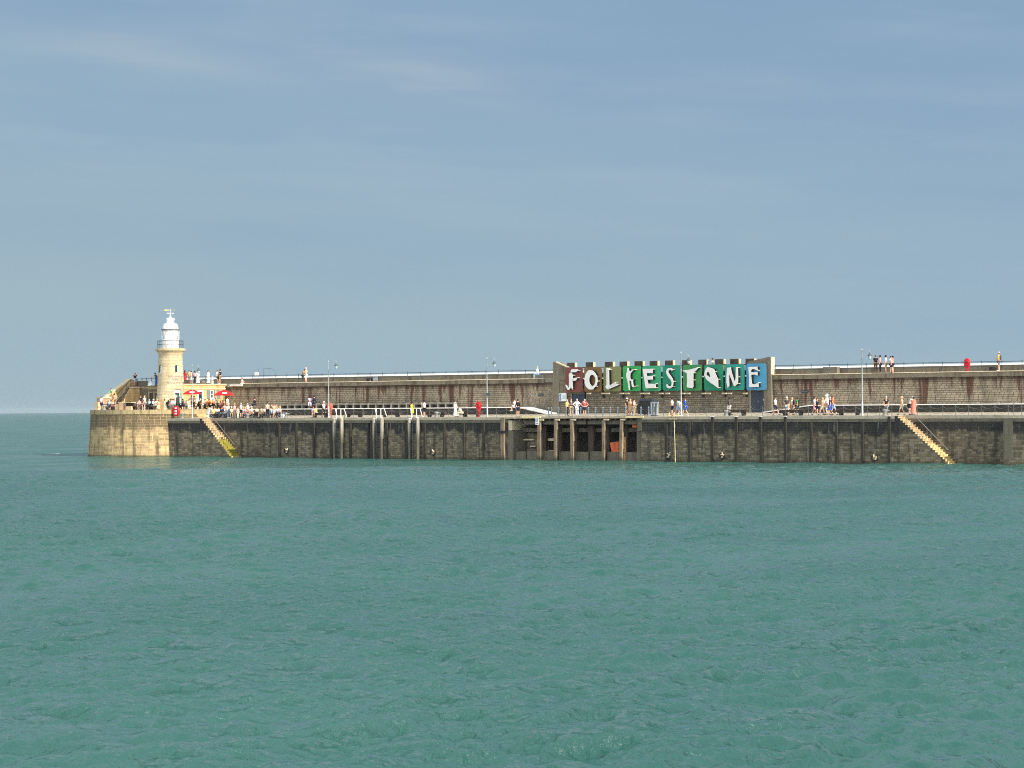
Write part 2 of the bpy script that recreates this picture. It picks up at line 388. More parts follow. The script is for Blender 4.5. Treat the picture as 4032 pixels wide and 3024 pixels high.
M_red = paint(lin(214, 26, 40), .5, .08); M_wood = paint(lin(58, 42, 36), .75, .3, 0, 5)
M_chain = paint(lin(120, 124, 124), .5, .2, .4); M_whitep = paint(lin(240, 240, 236), .5, .05)
M_pile = timber('fender_timber', lin(56, 52, 45), lin(34, 32, 28)); M_post = timber('bleached_timber', lin(150, 132, 108), lin(96, 84, 70), .6)
M_beam = timber('grey_beam_timber', lin(112, 104, 90), lin(78, 72, 62)); M_rear = timber('dark_rear_timber', lin(82, 66, 52), lin(46, 38, 32), .6); M_palepile = timber('painted_fender', lin(178, 172, 158), lin(120, 115, 102), .45, weed=(4.6, 2.2))
def stepmat():
    t = NT('worn_step_stone'); P, X, Y, Z = t.pos(); n = t.noise(P, 2.2, 5., .65); f = t.noise(P, 9., 4., .6)
    up = t.mix(t.ss(n, .35, .65), lin(202, 180, 146), lin(150, 126, 96)); lo = t.mix(t.ss(n, .35, .65), lin(230, 210, 158), lin(192, 166, 108))
    c = t.mix(t.ss(t.math('ADD', Z, t.math('MULTIPLY', n, 1.6)), 3.9, 2.2), up, lo)
    t.col(t.mix(t.math('MULTIPLY', t.ss(f, .5, .75), .5), c, lin(96, 76, 52))); t.rough(.9); t.bump(f, .5, .03); return t.m
M_step = stepmat()
M_rust = paint(lin(216, 112, 70), .85, .35, 0, 2.5)

ZD = 4.85           # quay deck, front edge
def zdeck(y): return ZD+max(0., y-.3)*.026
YP, YW, ZP, ZT = 11., 14.2, 6.0, 9.43     # platform face, promenade wall, platform top, promenade floor
XR, XL = 96., -60.                          # right end (out of frame) and left end of the straight quay
YS = 13.75                                  # front edge of the promenade slab
RD = 1.7                                    # depth of the stair recesses

# ------------------------------------------------------------------ quay wall
xs0 = ax(789, 0, 4.8); xs1 = ax(1040, 0, 3); xb0 = ax(2000, 0, 3); xb1 = ax(2526, 0, 3); xt0 = ax(3525, 0, 4.8); xt1 = ax(3953, 0, 3); xh = ax(669, 0, 3)
def wallbox(mb, x0, x1, y0=0., y1=RD, z0=-1.2, z1=ZD-.62): mb.hexa([(x0, y0-.1, z0), (x1, y0-.1, z0), (x1, y1, z0), (x0, y1, z0)], [(x0, y0, z1), (x1, y0, z1), (x1, y1, z1), (x0, y1, z1)])
def quay_section(x0, x1, label, recess=None, solid=()):
    mb = MB()
    for a, b in solid: wallbox(mb, a, b)
    o = mb.build('quay_wall', M_quay); tag(o, label, 'quay wall')
    cp = MB()
    for a, b in solid: cp.box(a, b, -.05, RD, ZD-.615, ZD-.004)
    cp.build('coping', M_coping, o, bevel=.03)
    if recess:
        b = MB(); b.box(recess[0]-.5, recess[1]+.3, RD, RD+.6, -1.2, ZD-.62); b.build('recess_wall', M_quay, o)
        c = MB(); c.box(recess[0]-.4, recess[1], RD+.003, RD+.61, ZD-.63, ZD-.006); c.build('coping', M_coping, o, bevel=.03)
    return o
qa = quay_section(xh, xb0, 'dark stained masonry quay wall from the round pier head to the timber bay', (xs0, xs1), [(xh-.5, xs0), (xs1, xb0)])
qb = quay_section(xb1, xt1, 'dark stained masonry quay wall between the timber bay and the far flight of steps at right', (xt0, xt1), [(xb1, xt0)])
qc = quay_section(xt1, XR, 'short end of masonry quay wall with pale concrete pilaster right of the steps', None, [(xt1, XR)])
p = MB(); p.box(xt1-.02, xt1+.95, -.07, 0.02, -1.2, ZD-.62); p.build('pilaster', M_coping, qc, bevel=.03)

def stairs(x0, x1, n, label, green=None):
    o = empty('harbour_steps', (x0, 0, 0), label, 'steps')
    mb = MB(); wall = MB(); run = (x1-x0)/n; rise = (ZD+.15)/n
    pts = []
    for i in range(n):
        z = ZD-i*rise
        xa = i*run
        mb.box(xa, xa+run+.0, .06, RD-.01, z-rise-.12, z-.07); mb.box(xa-.01, xa+run+.05, .03, RD-.012, z-.069, z-.012 if i else z-.006)
        pts += [(xa, z-.03), (xa+run, z-.03)]
    poly = [(-.02, -1.2)]+[(-.02, ZD-.03)]+[(p[0], -.0, p[1]) and p for p in pts]+[(x1-x0, -1.2)]
    wall.prism([(p[0], -.08, p[1]) for p in poly], (0, .13, 0))
    mb.build('treads', M_step, o); wall.build('side_wall', M_quay, o)
    if green:
        # a second material on the lower treads: bright weed
        pass
    return o, run, rise
sa, ra, rsa = stairs(xs0, ax(910, 0, .4), 17, 'weathered stone harbour steps with bright green weed, beside the pier head')
sb, rb, rsb = stairs(xt0, ax(3742, 0, .3), 22, 'long flight of sunlit worn stone harbour steps at the right of the quay')
# green weed on the lower steps of the first flight
gm = NT('green_weed'); gP, gx, gy, gz = gm.pos(); gn = gm.noise(gP, 5., 5., .7); gm.col(gm.mix(gm.ss(gn, .35, .65), lin(158, 150, 44), lin(104, 104, 44))); gm.rough(.9); gm.bump(gn, .8, .05)
w = MB()
for i in range(9, 16):
    z = ZD-i*rsa; w.box((i+1)*ra+.03, (i+1)*ra+.055, .1, RD-.1, z-rsa-.1, z-.03); w.box(i*ra+.06, (i+1)*ra+.055, .1, RD-.1, z-.03, z+.015)
wd = w.build('weed', gm.m, sa); wd['kind'] = 'stuff'
def handrail(x0, z0, x1, z1, parent, ox):
    h = MB(); h.tube([(x0-ox-.9, RD-.35, z0+.05), (x0-ox, RD-.35, z0)], .035); h.tube([(x0-ox, RD-.35, z0), (x1-ox, RD-.35, z1)], .04)
    for f in (.02, .35, .7, .98): 
        xx, zz = x0+(x1-x0)*f-ox, z0+(z1-z0)*f; h.tube([(xx, RD-.35, zz), (xx, RD-.02, zz-.12)], .028)
    h.build('handrail', M_chain, parent)
a = at(831, 1634, RD-.35); b = at(923, 1751, RD-.35); handrail(a.x, a.z, b.x, b.z, sa, xs0)
a = at(3566, 1600, RD-.35); b = at(3733, 1772, RD-.35); handrail(a.x, a.z, b.x, b.z, sb, xt0)

# ------------------------------------------------------------------ timber bay
def bay():
    D = 4.6
    o = tag(MB().box(xb0-.6, xb1+.6, D, D+.5, -1.2, ZD-.3).build('bay_wall', M_dark), 'dark masonry back wall inside the timber bay of the quay', 'wall')
    s = MB(); s.box(xb0-.0, xb0+.75, 0.0, D, -1.2, ZD-1.55); s.box(xb1-.8, xb1+.0, .25, D, -1.2, ZD-1.5); s.build('jamb', M_coping, o, bevel=.04)
    s = MB(); s.box(xb1-.52, xb1+.06, -.04, 1.2, ZD-1.55, ZD-.04); s.build('corner_block', M_coping, o, bevel=.04)
    s = MB(); s.box(xb0-.02, xb0+.5, .1, D, ZD-1.5, ZD-.3); s.build('lit_block', M_pale, o, bevel=.04)
    s = MB(); s.box(xb0+.5, ax(2145, 2., 3), 2.2, D, -1.2, ZD-1.2); s.build('inner_pier', M_quay, o)
    # low concrete sill in lengths, just above the water
    xs = [ax(x, .4, .8) for x in (2012, 2069, 2074, 2184, 2200, 2255, 2261, 2316, 2322, 2372, 2390, 2440, 2452, 2512)]
    for q in range(0, len(xs), 2):
        MB().box(xs[q], xs[q+1], .45, 1.6, -1.2, .95+.04*(q % 3)).build('sill', M_coping, o, bevel=.04)
    return o
bo = bay()
def pilething(name, x, y0, w, d, z1, m, label, group, z0=-1.5, lean=0., cap=None, cat='timber post'):
    mb = MB(); n = 5; prev = None
    for i in range(n):
        f0, f1 = i/n, (i+1)/n
        def ring(f): 
            jx = (math.sin(x*7+f*5.3)*.025)+lean*f
            return [(-w/2+jx, 0, z0+(z1-z0)*f), (w/2+jx, 0, z0+(z1-z0)*f), (w/2+jx, d, z0+(z1-z0)*f), (-w/2+jx, d, z0+(z1-z0)*f)]
        if i == 0: prev = [mb.bm.verts.new(p) for p in ring(0)]; mb.bm.faces.new(prev[::-1])
        nx = [mb.bm.verts.new(p) for p in ring(f1)]
        for k in range(4): mb.bm.faces.new((prev[k], prev[(k+1) % 4], nx[(k+1) % 4], nx[k]))
        prev = nx
    mb.bm.faces.new(prev)
    o = mb.build(name, m, loc=(x, y0, 0)); tag(o, label, cat, group)
    if cap: MB().box(-w/2-.02, w/2+.02, -.02, d*.8, z1, z1+.05).build('cap', M_whitep, o)
    return o
G = 'timber posts of the bay under the quay deck'
posts = [(2121, -.32, .42, M_post, 'front bay post carrying the round number 4 plate'), (2186, -.28, .36, M_post, 'front bay post one place right of the number plate post'), (2250, -.28, .36, M_post, 'front bay post two places right of the number plate post'),
         (2374, -.3, .34, M_post, 'pale slim bay post just left of the orange rusted plate'), (2442, -.28, .34, M_post, 'crooked bay post just right of the orange rusted plate'),
         (2143, 1.6, .5, M_rear, 'dark rear bay post behind the number plate post'), (2201, 1.6, .6, M_rear, 'broad rear bay post second from left'), (2264, 1.6, .6, M_rear, 'broad rear bay post third from left'),
         (2326, 1.2, .7, M_rear, 'broad rear bay post standing alone mid way along the bay'), (2391, 1.6, .5, M_rear, 'rear bay post close behind the pale slim post'), (2464, 1.6, .42, M_rear, 'rear bay post near the right jamb of the bay')]
for x, y, w, m, l in posts: pilething('bay_post', ax(x, y, 2.5), y, w, .34, ZD-.35 if y < 1 else ZD-1.0, m, l, G, lean=.12 if 'crooked' in l else 0.)
pilething('bay_post', ax(2452, .28, 2.), .3, .48, .3, ZD-2.2, paint(lin(200, 158, 112), .9, .25, 0, 4), 'short honey coloured timber post with a small ladder low down, right of the rusted plate', G)
for i, (xa, xb, y, z0, z1, l) in enumerate(((2064, 2116, .3, 4.02, 4.45, 'left end'), (2128, 2181, .3, 4.02, 4.45, 'second span'), (2192, 2245, .3, 4.02, 4.45, 'third span'), (2256, 2306, .3, 4.02, 4.45, 'fourth span'), (2314, 2369, .3, 4.02, 4.45, 'fifth span'), (2380, 2437, .3, 4.02, 4.45, 'sixth span'), (2447, 2508, .3, 4.02, 4.45, 'right end span'))):
    MBx = MB().box(0, ax(xb, y, z1)-ax(xa, y, z1), 0, .4, z0, z1); o = MBx.build('cross_beam', M_beam, loc=(ax(xa, y, z1), y, 0)); tag(o, 'upper grey timber cross beam of the bay, '+l, 'beam', 'upper cross beams of the timber bay')
M_sill = concrete('sill_concrete', lin(128, 118, 94), lin(70, 62, 46), .6)
for xa, xb, l in ((2006, 2137, 'left'), (2206, 2262, 'middle left'), (2276, 2386, 'middle right'), (2402, 2524, 'right')):
    o = MB().box(0, ax(xb, 1.6, 3.7)-ax(xa, 1.6, 3.7), 0, .4, 3.15, 3.6).build('lower_beam', M_beam, loc=(ax(xa, 1.6, 3.7), 1.75, 0)); tag(o, 'lower timber cross beam set back in the bay, '+l+' length', 'beam', 'lower cross beams of the timber bay')
a, b = at(2412, 1741, 1.0), at(2437, 1790, 1.0)
mb = MB(); mb.prism([(0, 0, b.z), (ax(2437, 1.9, 2)-ax(2410, 1.9, 2), 0, b.z), (ax(2437, 1.9, 2)-ax(2410, 1.9, 2), 0, a.z+.08), (-.25, 0, a.z-.05)], (0, .1, 0)); o = mb.build('rusted_plate', M_rust, loc=(ax(2410, .9, 2), .9, 0)); o.rotation_euler.z = R(25); tag(o, 'orange rusted steel plate standing in the dark timber bay', 'steel plate')
o = MB().box(0, ax(2523, .8, 3.8)-ax(2491, .8, 3.8), 0, .3, 3.66, 3.98).build('rusted_beam_end', M_rust, loc=(ax(2491, .8, 3.8), .72, 0)); tag(o, 'orange rusted beam end under the right corner of the timber bay', 'beam')
for i, (xa, xb, y0, y1, l) in enumerate(((2060, 2101, 1728, 1734, 'upper'), (2088, 2108, 1755, 1760, 'lower'), (2158, 2181, 1726, 1736, 'upper'), (2159, 2181, 1773, 1779, 'lower'))):
    p0, p1 = at(xa, y1, 2.), at(xb, y0, 2.); o = MB().box(0, p1.x-p0.x, 0, .25, p0.z, p1.z).build('timber_block', M_pale, loc=(p0.x, 1.95, 0)); tag(o, l+(' pale timber strip left of the number 4 post' if i < 2 else ' pale timber strip right of the number 4 post'), 'timber strip', 'pale strips inside the bay')
# number plate
pc = at(2119, 1658, -.16)
npl = empty('number_plate', (pc.x, -.36, pc.z), 'white rectangular plate with a circled number 4 on the bay post', 'number plate')
MB().box(-.24, .24, 0, .03, -.42, .42).build('plate', M_whitep, npl)
MB().torus((0, -.012, .12), .17, .02).build('ring', M_black, npl)
def text_mesh(s, size, depth=.01, align='CENTER'):
    cu = bpy.data.curves.new('lettering', 'FONT'); cu.body = s; cu.size = size; cu.align_x = align; cu.align_y = 'CENTER'; cu.extrude = depth/2
    ob = bpy.data.objects.new('lettering', cu); COL.objects.link(ob); bpy.context.view_layer.update()
    me = bpy.data.meshes.new_from_object(ob.evaluated_get(bpy.context.evaluated_depsgraph_get())); bpy.data.objects.remove(ob); bpy.data.curves.remove(cu)
    return me
def flat_text(name, s, size, m, parent, loc, rz=0.):
    me = text_mesh(s, size); me.transform(Matrix.Rotation(R(90), 4, 'X')); me.materials.clear(); me.materials.append(m)
    o = bpy.data.objects.new(name, me); COL.objects.link(o); o.parent = parent; o.location = loc; o.rotation_euler.z = rz; return o
flat_text('numeral', '4', .28, M_black, npl, (0, -.012, .12))
MB().box(-.17, .17, -.008, 0, -.3, -.24).build('caption_bar', M_steel, npl)

# ------------------------------------------------------------------ fender piles on the quay face
G = 'timber fender piles down the quay wall'
fl = [1103, 1170.6, 1240, 1382.7, 1453, 1526.6, 1602, 1676, 1752, 1829.7, 1908]; fr = [2626, 2717.7, 2809, 2902, 2999, 3096, 3196, 3297, 3400, 3505]
for i, x in enumerate(fl): pilething('fender_pile', ax(x, 0, 2), -.26, .24, .22, ZD-.65, M_pile, 'dark timber fender pile, %s along the quay from the left steps' % ['first', 'second', 'third', 'fourth', 'fifth', 'sixth', 'seventh', 'eighth', 'ninth', 'tenth', 'eleventh'][i], G, cat='fender pile')
for i, x in enumerate(fr):
    tall = x in (2809, 2902, 2999, 3096, 3505)
    pilething('fender_pile', ax(x, 0, 2), -.26, .27, .22, ZD-.05 if tall else ZD-.62, M_pile, 'dark timber fender pile, %s along the quay right of the timber bay' % ['first', 'second', 'third', 'fourth', 'fifth', 'sixth', 'seventh', 'eighth', 'ninth', 'tenth'][i], G, cap=tall, cat='fender pile')
pilething('fender_pile', ax(1984, 0, 2), -.3, .46, .3, ZD-.1, M_post, 'brown weathered fender pile at the left edge of the timber bay', G, cat='fender pile')
o = tag(MB().box(0, ax(1990, 0, 3)-ax(1976, 0, 3)+.5, 0, .2, 3.0, 3.3).build('pile_clamp', M_black, loc=(ax(1976, 0, 3)-.15, -.52, 0)), 'black iron clamp round the brown pile at the edge of the timber bay', 'clamp')
G2 = 'pale painted ladder fenders on the left quay'
def rungs(par, n, x0, x1, y, m):
    r0 = None
    for i in range(n):
        if r0 is None: r0 = q = MB().tube([(x0, y, 0), (x1, y, 0)], .018, 6).build('rung', m, par)
        else: q = r0.copy(); COL.objects.link(q); q.parent = par
        q.location = (0, 0, i*.3)
for k, (xa, xb, l) in enumerate(((1317, 1346, 'left'), (1473.5, 1504, 'middle'), (1613, 1645, 'right'))):
    Xa, Xb = ax(xa, -.4, 3), ax(xb, -.4, 3)
    for X, s, z in ((Xa, 'left', 4.72), (Xb, 'right', 4.8)): pilething('ladder_fender', X, -.62, .19, .4, z, M_palepile, 'pale painted %s fender of the %s access ladder' % (s, l), G2, cat='fender pile', cap=True)
    pilething('fender_pile', Xa-.42, -.5, .34, .45, 4.5, M_pile, 'black tarred pile tight against the left side of the %s access ladder' % l, G, cat='fender pile')
    lad = empty('access_ladder', ((Xa+Xb)/2, 0, 0), '%s access ladder with white tubular hoop rails above the deck edge' % l, 'ladder', 'access ladders of the left quay')
    for s in (-.28, .28): MB().box(s-.035, s+.035, -.32, -.25, -.6, ZD-.1).build('stringer', M_steel, lad)
    rungs(lad, 16, -.28, .28, -.285, M_steel)
    for s in (-1, 1): 
        xo = s*.36
        MB().tube([(xo-.02, -.28, ZD-.3), (xo-.02, -.28, ZD+1.02), (xo+s*.36, -.1, ZD+1.05), (xo+s*.4, .35, ZD+.02)], .045).build('hoop_rail', M_whitep, lad)
# yellow ladder right of bay
yl = empty('quay_ladder', (ax(2652, -.3, 3), 0, 0), 'cream yellow ladder with a small landing frame hung on the quay wall', 'ladder'); M_yl = paint(lin(214, 198, 152), .6, .2); 
MB().tube([(-.24, -.3, -.5), (-.3, -.3, ZD+.35)], .03).build('stringer', M_rail, yl); MB().tube([(.24, -.36, -.5), (.2, -.36, 2.2), (.1, -.36, ZD+.4)], .036).build('stringer', M_yl, yl)
rungs(yl, 17, -.27, .2, -.34, M_rail)
f = MB()
for z in (ZD-.3, ZD-.05): f.box(-.5, .45, -.42, -.36, z, z+.09)
for s in (-.62, .0, .55): f.box(s, s+.07, -.44, .3, ZD+.1, ZD+.16); f.tube([(s+.03, -.2, ZD), (s+.03, -.2, ZD+.5)], .03)
f.build('landing_frame', M_yl, yl)
# mooring rings with rope
M_rope = paint(lin(196, 180, 150), .9, .3, 0, 6)
for i, (x, y, l) in enumerate(((1129, 1772, 'left of the access ladders'), (1706, 1778, 'right of the access ladders'), (2632, 1790, 'below the first pile right of the timber bay'), (2846, 1791, 'midway along the right quay'), (3444, 1798, 'left of the right flight of steps'))):
    p = at(x, y, -.05); o = empty('mooring_ring', (p.x, -.08, p.z), 'iron mooring ring with rope, '+l, 'mooring ring', 'mooring rings on the quay face')
    MB().torus((0, -.1, -.12), .32, .05).build('ring', M_black, o, smooth=True)
    rp = MB(); rr = random.Random(i)
    for k in range(3): 
        rp.tube([(rr.uniform(-.1, .3), -.14-.05*k, .25-.1*k), (rr.uniform(0, .35), -.2, 0), (rr.uniform(-.1, .3), -.16, -.3)], .06, 6)
    rp.build('rope', M_rope, o, smooth=True)

# ------------------------------------------------------------------ deck, platform, promenade
def deck():
    mb = MB(); x0, x1 = xh-.5, XR
    def sheet(a, b, y0, y1): mb.box(a, b, y0, y1, 4.55, 4.56); [None]
    m2 = MB()
    def slab(a, b, y0, y1): m2.hexa([(a, y0, ZD-.3), (b, y0, ZD-.3), (b, y1, ZD-.3), (a, y1, ZD-.3)], [(a, y0, zdeck(y0)), (b, y0, zdeck(y0)), (b, y1, zdeck(y1)), (a, y1, zdeck(y1))])
    slab(x0, x1, RD+.62, YW+1.5)
    for a, b in ((x0, xs0), (xs1, xb0-.3), (xb1+.1, xt0), (xt1, x1)): slab(a, b, -.07, RD+.62)
    slab(xs0, xs1, RD+.0, RD+.62); slab(xt0, xt1, RD+.0, RD+.62)
    o = m2.build('quay_deck', M_deck); tag(o, kind='structure')
deck()
# timber deck over the bay
td = tag(MB().box(xb0-.3, xb1+.1, -.15, RD+.62, ZD-.16, ZD+.008).build('timber_deck', paint(lin(176, 162, 136), .85, .2, 0, 2)), 'weathered timber decking bridging the bay at the quay edge', 'decking')
jo = MB()
n = 26
for i in range(n):
    x = xb0+.4+(xb1-xb0-1.)*i/(n-1); jo.box(x-.1, x+.1, -.1, 4., ZD-.36, ZD-.165)
jo.build('joists', M_wood, td)
for x0_, x1_ in ((ax(2055, -.2, 4.9), ax(2128, -.2, 4.9)), (ax(2463, -.2, 4.9), ax(2534, -.2, 4.9))): MB().box(x0_, x1_, -.24, -.155, ZD-.12, ZD+.1).build('edge_board', paint(lin(236, 212, 158), .7, .12), td)
for x in (2132, 2194, 2256, 2386, 2452): MB().box(ax(x, -.2, 4.6)-.3, ax(x, -.2, 4.6)+.3, -.26, .1, 4.46, 4.62).build('packing_block', M_pale, td)

xbl, xbr = ax(2182, 13.55, 6), ax(3038, 13.55, 6)    # bastion ends
xpl = ax(2050, YP, 6); xpr = ax(3185, YP, 6)
def platform(x0, x1, label, edge0=None):
    o = MB().box(x0, x1, YP, YW, 4.9, ZP-.085).build('railway_platform', M_dark); tag(o, label, 'platform')
    e = MB(); e.hexa([(x0, YP-.1, ZP-.085), (x1, YP-.1, ZP-.085), (x1, YW, ZP-.085), (x0, YW, ZP-.085)], [(x0, YP-.04, ZP), (x1, YP-.04, ZP), (x1, YW, ZP), (x0, YW, ZP)]); e.build('platform_edge', M_white, o)
    return o
xcaf = ax(905, YP, 6)
pl = platform(xcaf, xpl, 'low raised railway platform with white edge along the left promenade wall')
pr = platform(xpr, XR, 'low raised railway platform with pale edge along the right promenade wall')
def ramp(x0, x1, z0, z1, par):
    m = MB(); m.prism([(x0, YP-.1, 4.9), (x1, YP-.1, 4.9), (x1, YP-.1, z1), (x0, YP-.1, z0)], (0, 2.4, 0)); m.build('ramp', M_dark, par)
    m = MB(); m.prism([(x0, YP-.16, z0), (x1, YP-.16, z1), (x1, YP-.16, z1+.12), (x0, YP-.16, z0+.12)], (0, 2.5, 0)); m.build('ramp_edge', M_white, par)
xr1 = ax(2150, YP, 5.3); ramp(xpl, xr1, ZP-.13, 5.16, pl); ramp(ax(3002, YP, 5.3), xpr, 5.14, ZP-.13, pr)
def promenade(x0, x1, label, slab0=None, slab1=None):
    o = MB().box(x0, x1, YW, 18., 4.5, ZT-.5).build('promenade_wall', M_wall); tag(o, label, 'promenade wall')
    s0, s1 = slab0 or x0, slab1 or x1
    s = MB(); s.box(s0, s1, YS, YW+.3, ZT-.56, ZT-.065); s.build('slab_edge', M_slab, o, bevel=.02)
    s = MB(); s.hexa([(s0, YS-.08, ZT-.065), (s1, YS-.08, ZT-.065), (s1, YW, ZT-.065), (s0, YW, ZT-.065)], [(s0, YS-.02, ZT), (s1, YS-.02, ZT), (s1, YW, ZT), (s0, YW, ZT)]); s.build('slab_lip', M_pale, o)
    return o
xcl = ax(850, 13.6, 8)
pwl = promenade(xcl, xbl+.2, 'long stone promenade wall with rust streaks under a concrete slab, left of the lettered sign', ax(958, YS, 9.2), ax(2140, YS, 9.2))
pwr = promenade(xbr-.2, XR, 'stone promenade wall with dark rust streaks under a concrete slab, right of the lettered sign', ax(3012, YS, 9.2), XR)
MB().box(ax(2141, YS, 9.2), xbl, YS+.25, YW, ZT-.5, ZT-.15).build('slab_end', M_bench, pwl)
MB().box(ax(908, YS, 9.2), ax(958, YS, 9.2)-.02, YS-.2, YW, ZT-.34, ZT-.12).build('pale_ledge', M_white, pwl)
t_ = MB().box(-77, XR, YW, 18., ZT-.5, ZT-.02).build('promenade', M_deck); tag(t_, kind='structure')
def parapet(x0, x1, label):
    o = MB().box(x0, x1, 17.2, 18.2, ZT-.3, ZT+.68).build('sea_parapet', M_slab); tag(o, label, 'parapet')
    c = MB(); c.hexa([(x0, 17.12, ZT+.68), (x1, 17.12, ZT+.68), (x1, 18.25, ZT+.68), (x0, 18.25, ZT+.68)], [(x0, 17.3, ZT+.83), (x1, 17.3, ZT+.83), (x1, 18.25, ZT+.9), (x0, 18.25, ZT+.9)]); c.build('coping', M_white, o)
parapet(-78, xbl+2, 'grey sea parapet with white sloping coping behind the left promenade railing'); parapet(xbr-3, XR, 'grey sea parapet with white sloping coping behind the right promenade railing')
# concrete seating bays along the left promenade wall
def wallseat():
    x0, x1 = ax(1098, 13, 6.5), ax(1780, 13, 6.5)
    o = empty('wall_seat', (x0, 0, 0), 'long row of grey concrete seats built along the left promenade wall', 'concrete seat'); L = x1-x0
    MB().box(0, L, 13.3, YW-.01, ZP+.42, ZP+.62).build('seat', M_bench, o, bevel=.02)
    n = int(L/1.25)
    for i in range(n+1): 
        x = L*i/n; MB().box(x-.07, x+.07, 13.23, YW-.02, ZP, ZP+.66).build('support', M_bench, o, bevel=.015)
    MB().box(0, L, 13.9, YW-.03, ZP, ZP+.41).build('seat_riser', M_dark, o)
wallseat()

# ------------------------------------------------------------------ bastion behind the sign
YB = 13.55
def bastion():
    o = MB().box(xbl+.02, xbr-.02, YB, 18., 4.6, 7.25).build('bastion', M_base); tag(o, 'square stone bastion with battlement blocks behind the coloured letter sign', 'bastion')
    MB().box(xbl, xbr, YB-.06, 18.05, 7.25, 9.3).build('upper_wall', M_grey, o)
    top = []
    for xa, xb in ((2178, 2240), (2990, 3055)): pass
    xl0 = ax(2180, YB, 9); xr0 = ax(3037, YB, 9)
    zl = at(2182, 1425, YB).z; zr = at(3037, 1405, YB).z
    zl1 = at(2232, 1450, YB).z; zr1 = at(2975, 1424, YB).z
    # sloping end walls, high at the outer ends
    m = MB(); m.prism([(xl0, YB-.12, 9.2), (xl0+2.6, YB-.12, 9.2), (xl0+2.6, YB-.12, zl1), (xl0+.45, YB-.12, zl), (xl0, YB-.12, zl)], (0, 1.0, 0)); m.build('wing_wall', M_grey, o)
    m = MB(); m.prism([(xl0+.45, YB-.16, zl-.1), (xl0+2.6, YB-.16, zl1-.12), (xl0+2.6, YB-.16, zl1+.02), (xl0+.45, YB-.16, zl+.03)], (0, .3, 0)); m.build('wing_coping', M_pale, o)
    m = MB(); m.prism([(xr0-3.0, YB-.12, 9.2), (xr0, YB-.12, 9.2), (xr0, YB-.12, zr), (xr0-.25, YB-.12, zr), (xr0-3.0, YB-.12, zr1)], (0, .8, 0)); m.build('wing_wall', M_grey, o)
    MB().box(xr0, xr0+.06, YB-.1, YB+.66, 9.45, zr-.02).build('wing_end', M_pale, o)  # pale sheet on the sunward end, sunlight put into its colour
    MB().box(xl0-.05, xl0+.9, YB-.16, YB, 4.7, 9.2).build('corner_pier', M_grey, o)
    MB().box(xbr-.9, xbr+.1, YB-.16, YB, 4.7, 9.2).build('corner_pier', M_grey, o)
    MB().box(xbl+.9, xbl+3., YB-.12, YB-.061, 8.75, 8.9).build('string_course', M_slab, o)
    def zx(x, y): return 2050+x/3.607 if y == 4 else 2550+x/3.607
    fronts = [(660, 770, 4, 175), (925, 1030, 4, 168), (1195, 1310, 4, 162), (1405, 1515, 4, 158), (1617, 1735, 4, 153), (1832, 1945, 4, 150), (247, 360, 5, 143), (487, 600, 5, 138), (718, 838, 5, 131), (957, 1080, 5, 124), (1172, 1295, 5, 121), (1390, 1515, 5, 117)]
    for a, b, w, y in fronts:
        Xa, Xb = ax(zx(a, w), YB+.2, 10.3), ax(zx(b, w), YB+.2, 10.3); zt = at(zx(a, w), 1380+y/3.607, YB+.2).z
        mo = MB().box(Xa, Xb, YB+.2, YB+.68, 9.25, zt).build('merlon', M_merl, o, bevel=.05); mo.data.materials.append(M_sunend)
        for pl_ in mo.data.polygons: pl_.material_index = int(pl_.normal.x > .8)  # sunlight painted into the paler +X ends; fronts stained dark
    # doors
    for xa, xb, zt, in ((2255, 2312, 7.5), (2957, 3024, 7.6)):
        Xa, Xb = ax(xa, YB, 6), ax(xb, YB, 6)
        d = MB(); d.box(Xa, Xb, YB-.1, YB-.062, 5.0, zt); dd = d.build('door', M_navy, o)
        f = MB(); f.box(Xa-.14, Xa, YB-.18, YB-.0, 5., zt+.1); f.box(Xb, Xb+.14, YB-.18, YB-.0, 5., zt+.1); f.build('frame', M_grey, dd)
        MB().box((Xa+Xb)/2-.02, (Xa+Xb)/2+.02, YB-.115, YB-.1, 5.05, zt-.05).build('meeting_stile', M_black, dd)
        MB().box(Xb-.55, Xb-.2, YB-.125, YB-.1, 6.55, 6.65).build('notice', M_whitep, dd)
        MB().box(Xa+.95, Xa+1.1, YB-.125, YB-.1, 6.3, 6.55).build('handle_plate', M_steel, dd)
    return o
M_merl = concrete('merlon_concrete', lin(82, 73, 62), lin(36, 32, 30), .85, True); M_sunend = concrete('sunlit_end_concrete', lin(206, 186, 150), lin(160, 140, 108), .4, True)
bas = bastion()

